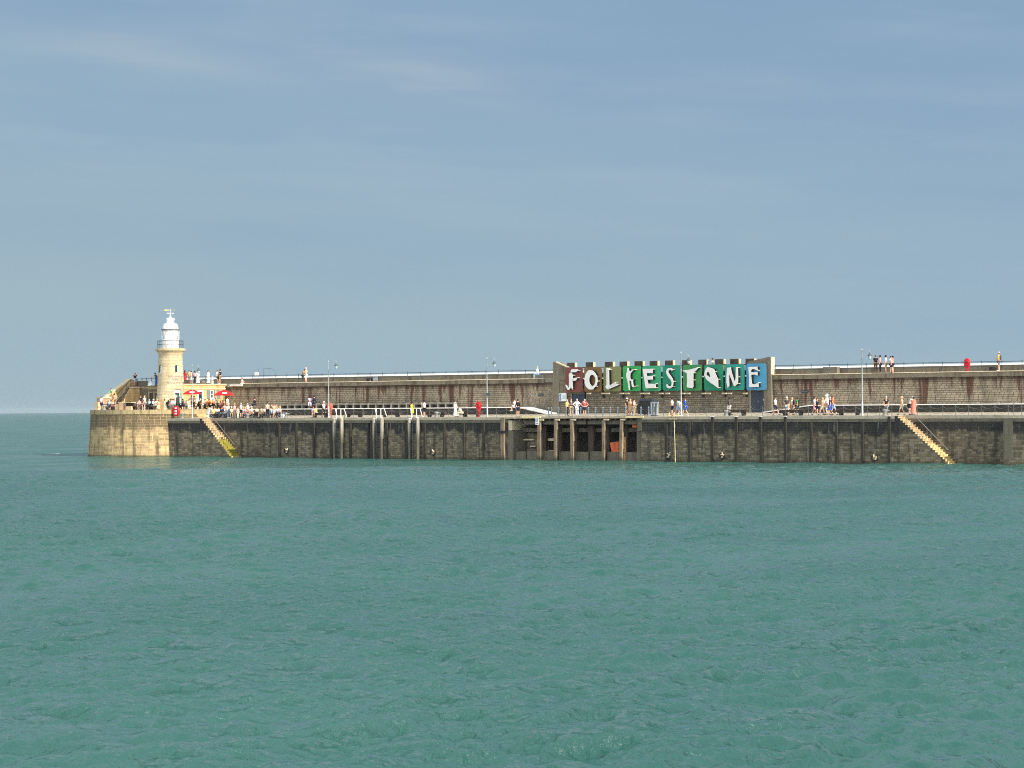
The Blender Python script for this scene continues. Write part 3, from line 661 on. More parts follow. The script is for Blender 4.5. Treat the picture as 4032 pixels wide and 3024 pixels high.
# ------------------------------------------------------------------ lettered sign
YP1 = YB-.55; YL = YP1-.55          # panel face, letter face
def sgn(name):
    s1 = lambda p: (2150+p[0]/5.395, 1380+p[1]/5.395)
    s2 = lambda p: (2600+p[0]/4.809, 1380+p[1]/4.809)
    s4 = lambda p: (2050+p[0]/3.607, 1380+p[1]/3.607)
    s5 = lambda p: (2550+p[0]/3.607, 1380+p[1]/3.607)
    return s1, s2, s4, s5
s1, s2, s4, s5 = sgn(0)
LET = [
 ('F', s4, (635, 880, 237, 588), (112, 58, 54), 'dark red', s1, [
   ([(505,475),(530,468),(552,490),(562,520),(562,640),(560,800),(556,832),(540,800),(524,785),(500,822),(480,840),(455,832),(430,785),(402,728),(440,733),(462,775),(480,800),(488,650),(483,520),(490,490)], []),
   ([(540,400),(678,395),(672,420),(640,460),(525,463),(522,440)], []), ([(561,640),(580,595),(600,582),(658,578),(650,608),(630,638)], [])]),
 ('O', s4, (903, 1150, 235, 585), (112, 84, 46), 'golden brown', s1, [
   ([(935,415),(985,425),(1030,465),(1050,495),(1075,545),(1088,590),(1085,620),(1095,650),(1078,700),(1080,730),(1050,765),(1020,795),(1000,825),(950,830),(900,822),(860,780),(835,745),(818,690),(822,640),(808,610),(825,560),(835,510),(860,470),(880,440),(905,420)],
    [[(980,517),(1015,530),(1040,570),(1050,620),(1045,680),(1025,730),(990,757),(955,740),(925,700),(912,650),(915,590),(935,540),(955,522)]])]),
 ('L', s4, (1177, 1425, 230, 582), (114, 118, 76), 'olive', s1, [
   ([(1280,372),(1297,375),(1298,740),(1283,740)], []), ([(1301,385),(1313,390),(1316,740),(1300,740)], []), ([(1317,392),(1333,402),(1340,735),(1319,740)], []),
   ([(1258,765),(1283,738),(1340,735),(1336,780),(1325,832),(1285,812)], []),
   ([(1335,752),(1470,672),(1478,688),(1338,772)], []), ([(1337,777),(1484,695),(1492,712),(1338,796)], []), ([(1336,800),(1495,717),(1530,738),(1336,818)], [])]),
 ('K', s4, (1452, 1707, 220, 578), (40, 148, 74), 'bright green', s1, [
   ([(1725,368),(1745,370),(1755,395),(1752,420),(1775,445),(1800,435),(1825,405),(1880,402),(1882,412),(1845,420),(1825,450),(1790,485),(1783,520),(1785,590),(1800,610),(1860,620),(1840,640),(1845,700),(1855,755),(1900,760),(1895,770),(1825,772),(1815,720),(1808,650),(1765,635),(1768,700),(1775,790),(1775,838),(1758,838),(1745,760),(1738,690),(1720,620),(1702,560),(1702,500),(1718,450),(1720,400)], [])]),
 ('E', s4, (1730, 1993, 217, 578), (50, 150, 106), 'pale green', s4, [
   ([(1732,262),(1868,260),(1873,318),(1787,322),(1793,362),(1873,360),(1876,412),(1800,415),(1808,470),(1912,475),(1915,533),(1775,537)], [])]),
 ('S', s5, (213, 470, 210, 570), (6, 124, 94), 'deep green', s2, [
   ([(150,332),(215,333),(222,350),(222,380),(205,380),(190,362),(165,372),(152,390),(150,412),(165,440),(200,490),(232,540),(243,585),(240,640),(225,685),(200,710),(165,718),(130,705),(112,670),(115,645),(128,640),(145,665),(175,680),(200,670),(213,640),(213,600),(195,560),(150,505),(115,440),(108,400),(120,360)], [])]),
 ('T', s5, (503, 770, 203, 572), (52, 130, 74), 'mid green', s2, [
   ([(415,382),(555,362),(710,318),(708,340),(670,385),(622,420),(620,560),(622,690),(605,715),(500,695),(505,580),(500,430)], [])]),
 ('O', s5, (803, 1073, 200, 568), (12, 126, 96), 'emerald green', s2, [
   ([(888,313),(940,325),(1015,350),(1025,400),(1090,545),(1095,710),(1060,690),(1010,650),(950,615),(870,545),(830,470),(838,410),(860,350)], [[(882,410),(920,408),(935,450),(945,490),(930,505),(900,475),(870,470)]])]),
 ('N', s5, (1100, 1375, 195, 562), (32, 136, 122), 'teal', s2, [
   ([(1265,330),(1325,318),(1335,345),(1345,400),(1400,570),(1412,590),(1425,520),(1430,320),(1450,308),(1465,320),(1470,500),(1467,630),(1415,670),(1395,680),(1365,600),(1310,460),(1303,440),(1300,560),(1305,665),(1275,705),(1250,600),(1252,470),(1260,380)], [])]),
 ('E', s5, (1402, 1682, 185, 563), (64, 138, 172), 'sky blue', s2, [
   ([(1668,315),(1700,310),(1800,308),(1832,306),(1838,372),(1820,375),(1790,355),(1740,350),(1718,375),(1715,410),(1780,415),(1810,405),(1835,408),(1835,470),(1815,468),(1790,455),(1725,460),(1718,480),(1725,600),(1740,640),(1790,640),(1850,615),(1857,688),(1720,693),(1680,692),(1680,500),(1670,370)], [])]),
]
M_letter = paint(lin(226, 226, 224), .5, .04); M_back = paint((.012, .016, .015), .7, .2); M_rod = paint(lin(220, 214, 200), .5, .1)
def signs():
    for ch, ps, (a, b, t, bt), rgb, cname, ls, polys in LET:
        q = ps((a, t)), ps((b, bt)); ym = (q[0][1]+q[1][1])/2
        Xa, Xb = at(q[0][0], ym, YP1).x, at(q[1][0], ym, YP1).x; xm = (q[0][0]+q[1][0])/2
        z1, z0 = at(xm, q[0][1], YP1).z, at(xm, q[1][1], YP1).z
        o = empty('letter_panel', ((Xa+Xb)/2, YP1, z0), '%s rounded panel carrying the white letter %s' % (cname, ch), 'letter panel', 'letter panels of the FOLKESTONE sign')
        w, h, r = (Xb-Xa)/2, z1-z0, .26
        pts = []
        for cx, cz, a0 in ((w-r, r, -90), (w-r, h-r, 0), (-w+r, h-r, 90), (-w+r, r, 180)):
            for k in range(7): 
                an = R(a0+15*k); pts.append((cx+r*math.cos(an), 0, cz+r*math.sin(an)))
        MB().prism(pts, (0, .07, 0)).build('panel', paint(tuple(min(1, v*1.15) for v in lin(*rgb)), .5, .07, 0, .6), o)
        le, bk, rods = MB(), MB(), MB(); ox = (Xa+Xb)/2; oz = z0; rr = random.Random(ch+cname)
        for i, (out, holes) in enumerate(polys):
            def tr(P, y): 
                res = []
                for p in P:
                    w3 = at(*ls(p), YL); res.append((w3.x-ox, y, w3.z-oz))
                return res
            le.prism(tr(out, YL-YP1-.003*i), (0, .05, 0), [tr(h_, YL-YP1-.003*i) for h_ in holes])
            bk.prism(tr(out, -.06-.003*i), (0, .052, 0), [tr(h_, -.06-.003*i) for h_ in holes])
            tv = tr(out, 0); ks = sorted(range(len(tv)), key=lambda k: -tv[k][0]+rr.random()*.5)[:(5 if len(out) > 8 else 1)]
            used = []
            cxm = sum(p[0] for p in tv)/len(tv); czm = sum(p[2] for p in tv)/len(tv)
            for k in ks:
                if any(abs(tv[k][2]-u) < .45 for u in used): continue
                used.append(tv[k][2]); x, z = tv[k][0]*.97+cxm*.03, tv[k][2]*.97+czm*.03
                rods.tube([(x, YL-YP1+.05, z), (x, -.004, z)], .035, 6)
        l_ = le.build('letter', M_letter, o); bk.build('letter_back', M_back, l_); rods.build('stand_off_rods', M_rod, l_)
signs()
def signframe():
    Xa, Xb = ax(2228, YP1, 8), ax(3010, YP1, 8)
    o = empty('sign_frame', (Xa, 0, 0), 'dark steel frame with pale rails holding up the coloured letter panels', 'frame'); L = Xb-Xa
    za, zb = at(2292, 1490, YP1+.15).z, at(2937, 1481, YP1+.15).z; zz = (za+zb)/2
    MB().tube([(0, YP1+.16, zz), (L, YP1+.16, zz)], .08).build('rail', M_whitep, o); MB().tube([(0, YP1+.16, zz-.72), (L, YP1+.16, zz-.72)], .055).build('rail', M_rail, o)
    MB().tube([(0, YP1+.2, zz+1.3), (L, YP1+.2, zz+1.3)], .05).build('rail', M_black, o)
    for x in [ax(v, YP1+.2, 8) for v in (2300, 2373, 2450, 2527, 2604, 2683, 2766, 2851, 2935)]:
        MB().box(x-Xa-.1, x-Xa+.1, YP1+.25, YB-.07, 7.0, 9.95).build('upright', M_black, o)
signframe()
fx = [2050+v/3.607 for v in (970, 1175, 1235, 1440, 1515, 1725, 1800)]+[2550+v/3.607 for v in (193, 285, 500, 575, 800, 868, 1090, 1165, 1385)]
ords = ['first', 'second', 'third', 'fourth', 'fifth', 'sixth', 'seventh', 'eighth', 'ninth', 'tenth', 'eleventh', 'twelfth', 'thirteenth', 'fourteenth', 'fifteenth', 'sixteenth', 'seventeenth', 'eighteenth', 'nineteenth', 'twentieth']
under = ['golden brown O', 'olive L', 'olive L', 'bright green K', 'bright green K', 'pale green E', 'pale green E', 'deep green S', 'deep green S', 'mid green T', 'mid green T', 'emerald green O', 'emerald green O', 'teal N', 'teal N', 'sky blue E']
fproto = None
for i, x in enumerate(fx):
    lab = '%s of the row of small cream floodlights below the panels, near the %s' % (ords[i], under[i])
    X = ax(x, YP1-.5, 7.1); z = at(x, 1549, YP1-.5).z
    if fproto is None:
        fproto = empty('floodlight', (X, YP1-.5, z), lab, 'floodlight', 'floodlights under the letter panels')
        m = MB(); m.hexa([(-.24, -.12, -.06), (.24, -.12, -.06), (.24, .12, -.1), (-.24, .12, -.1)], [(-.26, -.15, .05), (.26, -.15, .05), (.26, .14, .07), (-.26, .14, .07)]); m.build('lamp_body', M_pale, fproto, bevel=.015)
        MB().tube([(0, .1, -.02), (0, .45, .0), (0, .6, .25)], .03, 6).build('bracket', M_rail, fproto)
        o = fproto
    else:
        o = copy_tree(fproto); o.location = (X, YP1-.5, z)
    o['label'] = lab

# ------------------------------------------------------------------ information board, plaques, bins, davit
p0, p1 = at(2202, 1580, YB-.2), at(2231, 1547, YB-.2)
ib = tag(MB().box(p0.x, p1.x, YB-.26, YB-.18, p0.z, p1.z).build('information_board', M_whitep), 'white and blue information board on the corner of the bastion', 'notice board')
MB().box(p0.x+.06, p0.x+.34, YB-.27, YB-.262, p0.z+.05, p1.z-.05).build('blue_panel', paint(lin(110, 150, 180), .5, .3, 0, 8), ib); MB().box(p0.x+.5, p1.x-.08, YB-.27, YB-.262, p0.z+.25, p1.z-.3).build('text_block', paint(lin(200, 208, 214), .5, .15, 0, 20), ib)
for (x0, x1, y0, y1, l) in ((2119, 2140, 1550, 1558, 'small dark plaque on the promenade wall left of the bastion'), (3157, 3183, 1537, 1547, 'dark blue plaque on the promenade wall right of the bastion')):
    a, b = at(x0, y1, YW), at(x1, y0, YW); o = tag(MB().box(a.x, b.x, YW-.06, YW-.005, a.z, b.z).build('plaque', M_navy), l, 'plaque'); MB().box(a.x+.08, b.x-.08, YW-.075, YW-.061, (a.z+b.z)/2-.04, (a.z+b.z)/2+.05).build('lettering_band', M_steel, o)
def wheelie(x, y, s, m, label):
    o = empty('waste_bin', (ax(x, y, 5.5), y, zdeck(y)), label, 'bin')
    b = MB(); b.hexa([(-.5*s, -.4*s, .12), (.5*s, -.4*s, .12), (.5*s, .4*s, .12), (-.5*s, .4*s, .12)], [(-.66*s, -.55*s, 1.25*s), (.66*s, -.55*s, 1.25*s), (.66*s, .55*s, 1.25*s), (-.66*s, .55*s, 1.25*s)]); b.build('body', m, o, bevel=.04)
    l = MB(); l.hexa([(-.7*s, -.6*s, 1.255*s), (.7*s, -.6*s, 1.255*s), (.7*s, .6*s, 1.255*s), (-.7*s, .6*s, 1.255*s)], [(-.55*s, -.4*s, 1.45*s), (.55*s, -.4*s, 1.45*s), (.55*s, .4*s, 1.45*s), (-.55*s, .4*s, 1.45*s)]); l.build('lid', m, o, bevel=.03)
    for sx in (-1, 1): MB().torus((sx*.45*s, 0, .1), .07, .035, 'X', 12, 6).build('wheel', M_black, o)
wheelie(2535, 6., 1.0, paint(lin(44, 56, 54), .6, .15), 'low black waste bin with greenish lid below the pale green panel'); wheelie(2556, 5., 1.28, paint(lin(40, 44, 50), .6, .15), 'tall dark waste bin with domed lid between the low bin and the grey davit')
dv = empty('hand_winch', (ax(2577, 1.6, 5.5), 1.6, zdeck(1.6)), 'light grey painted hand winch frame standing beside the dark bins', 'winch frame')
dv.scale = (.75, .75, .95)
MB().box(-.5, .5, -.25, .25, 0, .14).build('base', M_steel, dv)
for s in (-.42, 0., .45): 
    MB().hexa([(s-.13, -.16, .14), (s+.13, -.16, .14), (s+.13, .16, .14), (s-.13, .16, .14)], [(s-.07+s*.25, -.1, 1.5), (s+.07+s*.25, -.1, 1.5), (s+.07+s*.25, .1, 1.5), (s-.07+s*.25, .1, 1.5)]).build('upright', M_lamp, dv)
MB().box(-.62, .72, -.08, .08, 1.5, 1.66).build('head_beam', M_lamp, dv); MB().lathe([(.16, -.3), (.16, .3)], (0, 0, 0), 14).build('drum', M_steel, dv, loc=(.1, 0, .8)); MB().tube([(.3, -.3, .8), (.3, -.42, .8), (.52, -.45, .55)], .03).build('crank', M_steel, dv)

# ------------------------------------------------------------------ lamp posts
def lamp(x, ytop, Y, r, armx, ylamp, label, z0=None, hide=False):
    X = ax(x, Y, 7); z0 = zdeck(Y) if z0 is None else z0; zt = at(x, ytop, Y).z-z0
    o = empty('lamp_post', (X, Y, z0), label, 'lamp post', 'lamp posts along the quay')
    MB().lathe([(r*2.1, 0), (r*2.1, .1), (r*1.55, .16), (r*1.5, 1.3), (r*1.05, 1.42), (r, 1.5), (r*.72, zt-.12), (r*.95, zt-.1), (r*.9, zt), (.01, zt+.1)], n=14).build('pole', M_lamp, o, smooth=True)
    lx = ax(armx, Y, 9)-X; zl = at(armx, ylamp, Y).z-z0
    MB().tube([(0, 0, zl+.55), (lx*.8, 0, zl+.62), (lx, 0, zl+.56), (lx, 0, zl+.36)], r*.4, 6).build('arm', M_lamp, o)
    la = MB().lathe([(.04, .38), (.06, .3), (.09, .25), (.07, .2), (.17, .1), (.25, .02), (.25, -.03), (.18, -.02)], (lx, 0, zl), 18).build('lantern_shade', M_steel, o, smooth=True)
    MB().lathe([(.17, -.03), (.17, -.16), (.12, -.32), (.04, -.42), (.01, -.44)], (lx, 0, zl), 16).build('globe', M_globe, la, smooth=True)
    if x == 1918:
        MB().box(-.1, .55, -.12, .12, zl-3.6, zl-3.35).build('camera_box', M_steel, o)
M_globe = paint(lin(170, 188, 190), .15, .05)
lamp(1294, 1423, .9, .062, 1324, 1440, 'tall pale lamp post beside the faded red lifebuoy cabinet')
lamp(1918, 1410, .9, .064, 1947, 1432, 'tall pale lamp post between the red lifebuoy cabinet and the bastion')
lamp(2682, 1388, .9, .066, 2712, 1418, 'tall pale lamp post standing in front of the lettered sign')
lamp(3395, 1376, .9, .066, 3425, 1400, 'tall pale lamp post in front of the right promenade wall')
lamp(757, 1438, .9, .055, 782, 1458, 'slim lamp post at the left steps in front of the cafe parasol')

# ------------------------------------------------------------------ railings and chain fences
def railing(x0, x1, y, z, step, label, h=.98, joint=None):
    L = x1-x0; n = max(1, round(L/step)); o = empty('promenade_railing', (x0, y, z), label, 'railing', 'iron railings of the upper promenade')
    pm = None
    for i in range(n+1):
        if pm is None:
            q = MB().lathe([(.075, 0), (.075, .05), (.036, .1), (.034, .42), (.06, .45), (.06, .53), (.034, .56), (.03, h-.08), (.06, h-.05), (.06, h+.04), (.03, h+.07), (.025, h+.16), (.001, h+.19)], n=8).build('post', M_rail, o, smooth=True); pm = q
        else:
            q = pm.copy(); COL.objects.link(q); q.parent = o
        q.location = (L*i/n, 0, 0)
    for zz in (h, .49): MB().tube([(0, 0, zz), (L, 0, zz)], .032, 8).build('rail', M_rail, o)
    return o
YR = YS+.35
railing(ax(862, YR, 10), ax(2178, YR, 10), YR, ZT, 2.05, 'long dark iron railing on the promenade between the cafe and the bastion')
railing(ax(3054, YR, 10), XR, YR, ZT, 2.25, 'long dark iron railing on the promenade right of the bastion')
def chainfence(x0, x1, y, step, label, r=.028, h=.98, group='chain fences at the quay edge', posts=None):
    xs = posts or [x0+(x1-x0)*i/max(1, round((x1-x0)/step)) for i in range(max(1, round((x1-x0)/step))+1)]
    z = ZD if y < .3 else zdeck(y); o = empty('chain_fence', (xs[0], y, z), label, 'chain fence', group); pm = None
    for x in xs:
        if pm is None:
            if r > .05: pm = q = MB().lathe([(r*1.25, 0), (r*1.25, .1), (r, .14), (r*.9, h-.1), (r*1.15, h-.06), (r*1.15, h), (r*.6, h+.07), (.005, h+.1)], n=12).build('post', M_boll, o, smooth=True)
            else: pm = q = MB().lathe([(r*1.8, 0), (r*1.8, .03), (r, .05), (r, h-.02), (r*1.6, h), (.004, h+.05)], n=8).build('post', M_post2, o, smooth=True)
        else: q = pm.copy(); COL.objects.link(q); q.parent = o
        q.location = (x-xs[0], 0, 0)
    c = MB()
    for a, b in zip(xs, xs[1:]):
        for zz in (h-.06, h*.47):
            c.tube([(a-xs[0]+(b-a)*k/8, 0, zz-.26*(1-(k/4-1)**2)) for k in range(9)], .017, 5)
    c.build('chain', M_chain, o)
M_boll = paint(lin(112, 126, 134), .45, .1, .2); M_post2 = paint(lin(104, 110, 110), .5, .15, .2)
chainfence(ax(829, .25, 5), ax(1306, .25, 5), .25, 1.42, 'left chain fence on thin posts in front of the tables')
chainfence(ax(1356, .25, 5), ax(1466, .25, 5), .25, 1.42, 'short chain fence between the left and middle access ladders')
chainfence(ax(1512, .25, 5), ax(1606, .25, 5), .25, 1.42, 'short chain fence between the middle and right access ladders')
chainfence(ax(1654, .25, 5), ax(2150, .25, 5), .25, 1.42, 'chain fence between the access ladders and the timber bay')
chainfence(0, 0, .3, 1, 'stout grey blue bollard fence along the timber bay', r=.085, h=1.02, posts=[ax(2050+v/3.607, .3, 5) for v in (398, 440, 541, 645, 747, 852, 962, 1065, 1168, 1275, 1379, 1490, 1600, 1708, 1818)])
chainfence(ax(2613, .25, 5), ax(3512, .25, 5), .25, 1.36, 'chain fence on thin posts from the yellow ladder to the right steps')
chainfence(ax(3612, .25, 5), XR, .25, 1.4, 'chain fence on thin posts right of the right steps')
tag(MB().tube([(0, 0, 0), (0, 0, 1.2)], .03).build('short_post', M_post2, loc=(ax(3992, .25, 5), .25, ZD)), 'extra thin post doubling the chain fence post at far right', 'post')

# ------------------------------------------------------------------ benches, bollards, lifebuoys
bproto = None
bl = [(1262, 1.5, 'dark timber bench under the couple sitting near the left lamp post'), (1395, 2.4, 'dark timber bench between the left and middle access ladders'), (1541, 2.4, 'dark timber bench between the middle and right access ladders'), (1716, 2.4, 'dark timber bench behind the mooring bollard right of the access ladders'), (1857, 2.4, 'dark timber bench beside the red lifebuoy cabinet'), (2898, 2.2, 'dark timber bench below the teal panel'), (3122, 1.8, 'dark timber bench in front of the right hand ramp'), (3344, 2., 'dark timber bench left of the right lamp post')]
for x, y, l in bl:
    X = ax(x, y, 5.2)
    if bproto is None:
        bproto = o = empty('quay_bench', (X, y, zdeck(y)), l, 'bench', 'timber benches on the quay')
        MB().box(-1.45, 1.45, -.3, .3, .36, .6).build('seat', M_wood, o, bevel=.02)
        for s in (-.95, .95): MB().prism([(s-.1, -.24, 0), (s+.1, -.24, 0), (s+.2, -.24, .36), (s-.2, -.24, .36)], (0, .48, 0)).build('leg', M_black, o)
    else: o = copy_tree(bproto); o.location = (X, y, zdeck(y))
    o['label'] = l
mb_ = MB().lathe([(.42, 0), (.42, .08), (.27, .14), (.24, .45), (.28, .58), (.36, .66), (.34, .76), (.2, .84), (.01, .86)], n=20)
def mbol():
    o = empty('mooring_bollard', (0, 0, 0), 'x', 'bollard', 'cast mooring bollards on the quay'); mb_.build('post', M_bollard, o, smooth=True); MB().tube([(.15, 0, .55), (.5, 0, .66), (.62, 0, .6)], .12, 10, .08).build('horn', M_bollard, o, smooth=True); return o
bpx = [(718, .9, .8, None, 'silver mooring bollard below the round red lifebuoy by the cafe terrace'), (974, .7, .68, None, 'silver mooring bollard in front of the quayside tables'), (1126, .8, .78, None, 'silver mooring bollard right of the quayside tables'), (1719, .8, .8, None, 'grey mooring bollard right of the access ladders'), (2859, .8, .78, None, 'silver mooring bollard below the emerald green panel'), (3484, .8, .78, None, 'silver mooring bollard left of the right hand steps')]
bp = None
for x, y, s, z, l in bpx:
    if bp is None: bp = o = mbol()
    else: o = copy_tree(bp)
    o.location = (ax(x, y, 5.2), y, zdeck(y)); o.scale = (s, s, s); o['label'] = l; o.rotation_euler.z = .3
def buoycab(x, y, z, m, label, s=1.):
    o = empty('lifebuoy_cabinet', (ax(x, y, z+1), y, z), label, 'lifebuoy', 'red lifebuoy cabinets')
    MB().tube([(0, .05, 0), (0, .05, .75)], .06).build('post', m, o)
    pts = [(.33*s*math.cos(a)*(1 if math.sin(a) > 0 else .92), -.14, 1.28*s+(.52*s if math.sin(a) > 0 else .58*s)*math.sin(a)) for a in [k*math.pi/12 for k in range(24)]]
    MB().prism(pts, (0, .28, 0)).build('cabinet', m, o, bevel=.05)
    MB().torus((0, -.16, 1.36*s), .22*s, .075*s, 'Y', 18, 8).build('ring', m, o, smooth=True)
    MB().box(-.18, .18, -.02, .1, .5, .62).build('bracket', m, o)
buoycab(1885, .8, zdeck(.8), M_red, 'bright red lifebuoy cabinet on a post at the quay edge near the bastion')
buoycab(1299, 1.3, zdeck(1.3), paint(lin(226, 96, 78), .6, .1), 'faded salmon red lifebuoy cabinet behind the left lamp post')
buoycab(3808, YR+.25, ZT-.5, M_red, 'bright red lifebuoy cabinet on the upper promenade railing', 1.05)
o = empty('lifebuoy', (ax(696, .8, 5.5), .7, zdeck(.7)), 'round red lifebuoy with white bands on a post by the cafe terrace', 'lifebuoy')
MB().tube([(.15, .12, 0), (.15, .12, 1.6)], .05).build('post', M_rail, o)
MB().torus((0, 0, .95), .46, .2, 'Y', 28, 12).build('ring', M_red, o, smooth=True); bk_ = MB().lathe([(.3, -.05), (.3, .05)], n=20).build('backing', M_red, o, loc=(0, .02, .95)); bk_.rotation_euler.x = R(90)
for zz in (.62, .95, 1.3): MB().box(-.05, .3, -.24, -.16, zz-.1, zz+.1).build('white_band', M_whitep, o, bevel=.03)

# ------------------------------------------------------------------ pier head and lighthouse
ZTER = 6.0
TX = ax(672, 6., 9.); TY = 6.
T = Vector((TX, TY, 0)); A_ = Vector((.97, -.243, 0)).normalized(); B_ = Vector((.243, .97, 0)).normalized(); AZ = math.atan2(A_.y, A_.x)
def hp(p, q, z=0.): return T+A_*p+B_*q+Vector((0, 0, z))
HA = Vector((xh, -.05, 0)); nA = Vector((.84, -.543, 0)); RH = 8.8; HCN = HA-nA*RH
M_head = stone('pier_head_masonry', lin(198, 172, 126), lin(140, 118, 84), lin(214, 192, 148), .8, .34, .03, stain=lin(66, 57, 42), stain_amt=.8, stain_scale=(1.3, .12), bump=.8, wear=.3, polar=(HCN.x, HCN.y, RH), tide=(3.3, lin(84, 72, 52), .8))
def head():
    a0 = math.atan2(nA.y, nA.x); a1 = math.atan2(-A_.y, -A_.x)-2*math.pi
    def ring(r, z):
        pts = [HCN+Vector((r*math.cos(a0+(a1-a0)*k/44), r*math.sin(a0+(a1-a0)*k/44), z)) for k in range(45)]
        last = pts[-1]; pts.append(last+B_*12.); pts.append(Vector((xh+4.5, 19.5, z))); pts.append(Vector((xh+.02, 6., z)) if False else Vector((xh+.05, 3., z)))
        return pts
    m = MB(); prev = None; zs = [-1.5, 0, 1.5, 3., 4.4, 5.42]
    for z in zs:
        r = RH-.42*(max(z, 0)/6.)
        rg = [m.bm.verts.new(p) for p in ring(r, z)]
        if prev:
            n = len(rg)
            for k in range(n): m.bm.faces.new((prev[k], prev[(k+1) % n], rg[(k+1) % n], rg[k]))
        prev = rg
    o = m.build('round_pier_end', M_head); tag(o, 'rounded cream masonry pier head with dark streaks carrying the lighthouse terrace', 'pier head')
    c = MB(); r = RH-.4+.08; lo = ring(r, 5.42); hi = ring(r-.02, ZTER)
    a = [c.bm.verts.new(p) for p in lo]; b = [c.bm.verts.new(p) for p in hi]; n = len(a)
    for k in range(n): c.bm.faces.new((a[k], a[(k+1) % n], b[(k+1) % n], b[k]))
    cp = c.build('coping', concrete('head_coping', lin(172, 154, 116), lin(98, 88, 62), .7, True, joints=1.6), o)
    return ring(r-.02, ZTER)
hr = head()
tr_ = MB(); vv = [tr_.bm.verts.new(p+Vector((0, 0, .004))) for p in hr]
for t3 in tessellate_polygon([[Vector(p) for p in hr]]):
    tr_.bm.faces.new([vv[i] for i in t3])
o = tr_.build('terrace', M_pale); tag(o, kind='structure')
def rbox(mb, p0, p1, q0, q1, z0, z1):
    lo = [hp(p0, q0, z0), hp(p1, q0, z0), hp(p1, q1, z0), hp(p0, q1, z0)]; hi = [v+Vector((0, 0, z1-z0)) for v in lo]
    return mb.hexa(lo, hi)
# terrace wall facing along the pier, with steps
tw = rbox(MB(), 4.6, 5.8, -4.55, 7.6, 4.6, ZTER+.002).build('terrace_wall', M_yellow); tag(tw, 'sunlit yellow stone retaining wall at the end of the cafe terrace', 'retaining wall')
rbox(MB(), 4.7, 5.9, -4.6, -.6, ZTER-.2, ZTER+.01).build('coping', M_pale, tw)
st = MB()
for i in range(5): rbox(st, 5.81+i*.28, 5.81+(i+1)*.28+.001, -.1, 1.5, 4.7, ZTER-.2-.2*i)
o = tag(st.build('terrace_steps', M_yellow), 'short stone steps up to the cafe terrace behind the slim lamp post', 'steps')

# lighthouse
def prof(pts): return [(r, z) for r, z in pts]
zof = lambda y: at(672, 1180+y/2.592, TY).z
rad = lambda x0, x1: (x1-x0)/2.592/2/ (F/((Vector((TX, TY, 8))-CAM).dot(_v)))
LH = empty('lighthouse', (TX, TY, ZTER), 'cream stone lighthouse with white lantern at the tip of the pier', 'lighthouse')
LH.rotation_euler.z = AZ
zr = lambda y: zof(y)-ZTER
tower_prof = [(rad(762, 1068), -.05), (rad(765, 1065), zr(1000)), (rad(772, 1058), zr(985)), (rad(775, 1056), zr(975)), (rad(779, 1051), zr(900)), (rad(783, 1048), zr(800)), (rad(787, 1043), zr(745)), (rad(790, 1041), zr(680)), (rad(794, 1037), zr(600)), (rad(796, 1036), zr(572)), (rad(792, 1038), zr(568)), (rad(790, 1040), zr(545)), (rad(782, 1048), zr(542)), (rad(780, 1050), zr(532)), (rad(766, 1064), zr(524)), (rad(760, 1068), zr(512)), (rad(763, 1067), zr(500)), (rad(775, 1055), zr(497)), (.3, zr(496))]
_m = MB(); _m.lathe(tower_prof, n=64); tw_ = _m.build('tower', M_tower if False else stone('lighthouse_stone', lin(208, 194, 160), lin(184, 170, 138), lin(140, 124, 94), .9, .4, .016, stain=lin(160, 136, 98), stain_amt=.5, bump=.2, wear=.1, polar=(TX, TY, 1.7)), LH, smooth=True)
def trad(z):
    for (r0, z0), (r1, z1) in zip(tower_prof, tower_prof[1:]):
        if z0 <= z <= z1: return r0+(r1-r0)*(z-z0)/max(1e-6, z1-z0)
    return tower_prof[-1][0]
def curved_patch(mb, ang, wd, z0, z1, off, arch=0., n=8, thick=.05, m=7):
    """panel hugging the tower, centred at angle ang, width wd metres"""
    F_, Bk = [], []
    for k in range(n+1):
        f = k/n*2-1; cf, cb = [], []
        for i in range(m+1):
            z = z0+(z1+arch*(1-f*f)-z0)*i/m; r = trad(z)+off; a = ang+f*wd/2/r
            cf.append(mb.bm.verts.new((r*math.cos(a), r*math.sin(a), z))); cb.append(mb.bm.verts.new(((r-thick)*math.cos(a), (r-thick)*math.sin(a), z)))
        F_.append(cf); Bk.append(cb)
    for k in range(n):
        for i in range(m): mb.bm.faces.new((F_[k][i], F_[k+1][i], F_[k+1][i+1], F_[k][i+1]))
        for i in (0, m): mb.bm.faces.new((F_[k][i], F_[k+1][i], Bk[k+1][i], Bk[k][i]))
    for k in (0, n):
        for i in range(m): mb.bm.faces.new((F_[k][i], F_[k][i+1], Bk[k][i+1], Bk[k][i]))
M_glass = paint((.02, .03, .035), .12, .2); M_reveal = paint(lin(120, 110, 90), .8, .1)
for ang in (0., -R(84)):
    z0, z1 = zr(748), zr(676)
    f = MB(); curved_patch(f, ang, .62, z0-.05, z1, .012, .12); fr = f.build('window', M_reveal, LH)
    g = MB(); curved_patch(g, ang-.06, .3, z0+.02, z1-.02, .03, .08); g.build('pane', M_glass, fr)
    w_ = MB(); curved_patch(w_, ang+.08, .14, z0, z1-.02, .034, .03); curved_patch(w_, ang-.02, .44, z0-.06, z0+.02, .045); w_.build('frame', M_whitep, fr)
z0, z1 = .05, zr(922)
f = MB(); curved_patch(f, .02, 1.16, z0, z1, .02, .13); dr = f.build('door', M_reveal, LH)
f = MB(); curved_patch(f, -.03, .9, z0, z1-.08, .04, .05); f.build('frame', M_whitep, dr)
f = MB(); curved_patch(f, -.06, .6, z0, z1-.36, .055); f.build('opening', paint((.02, .035, .035), .3, .2), dr)
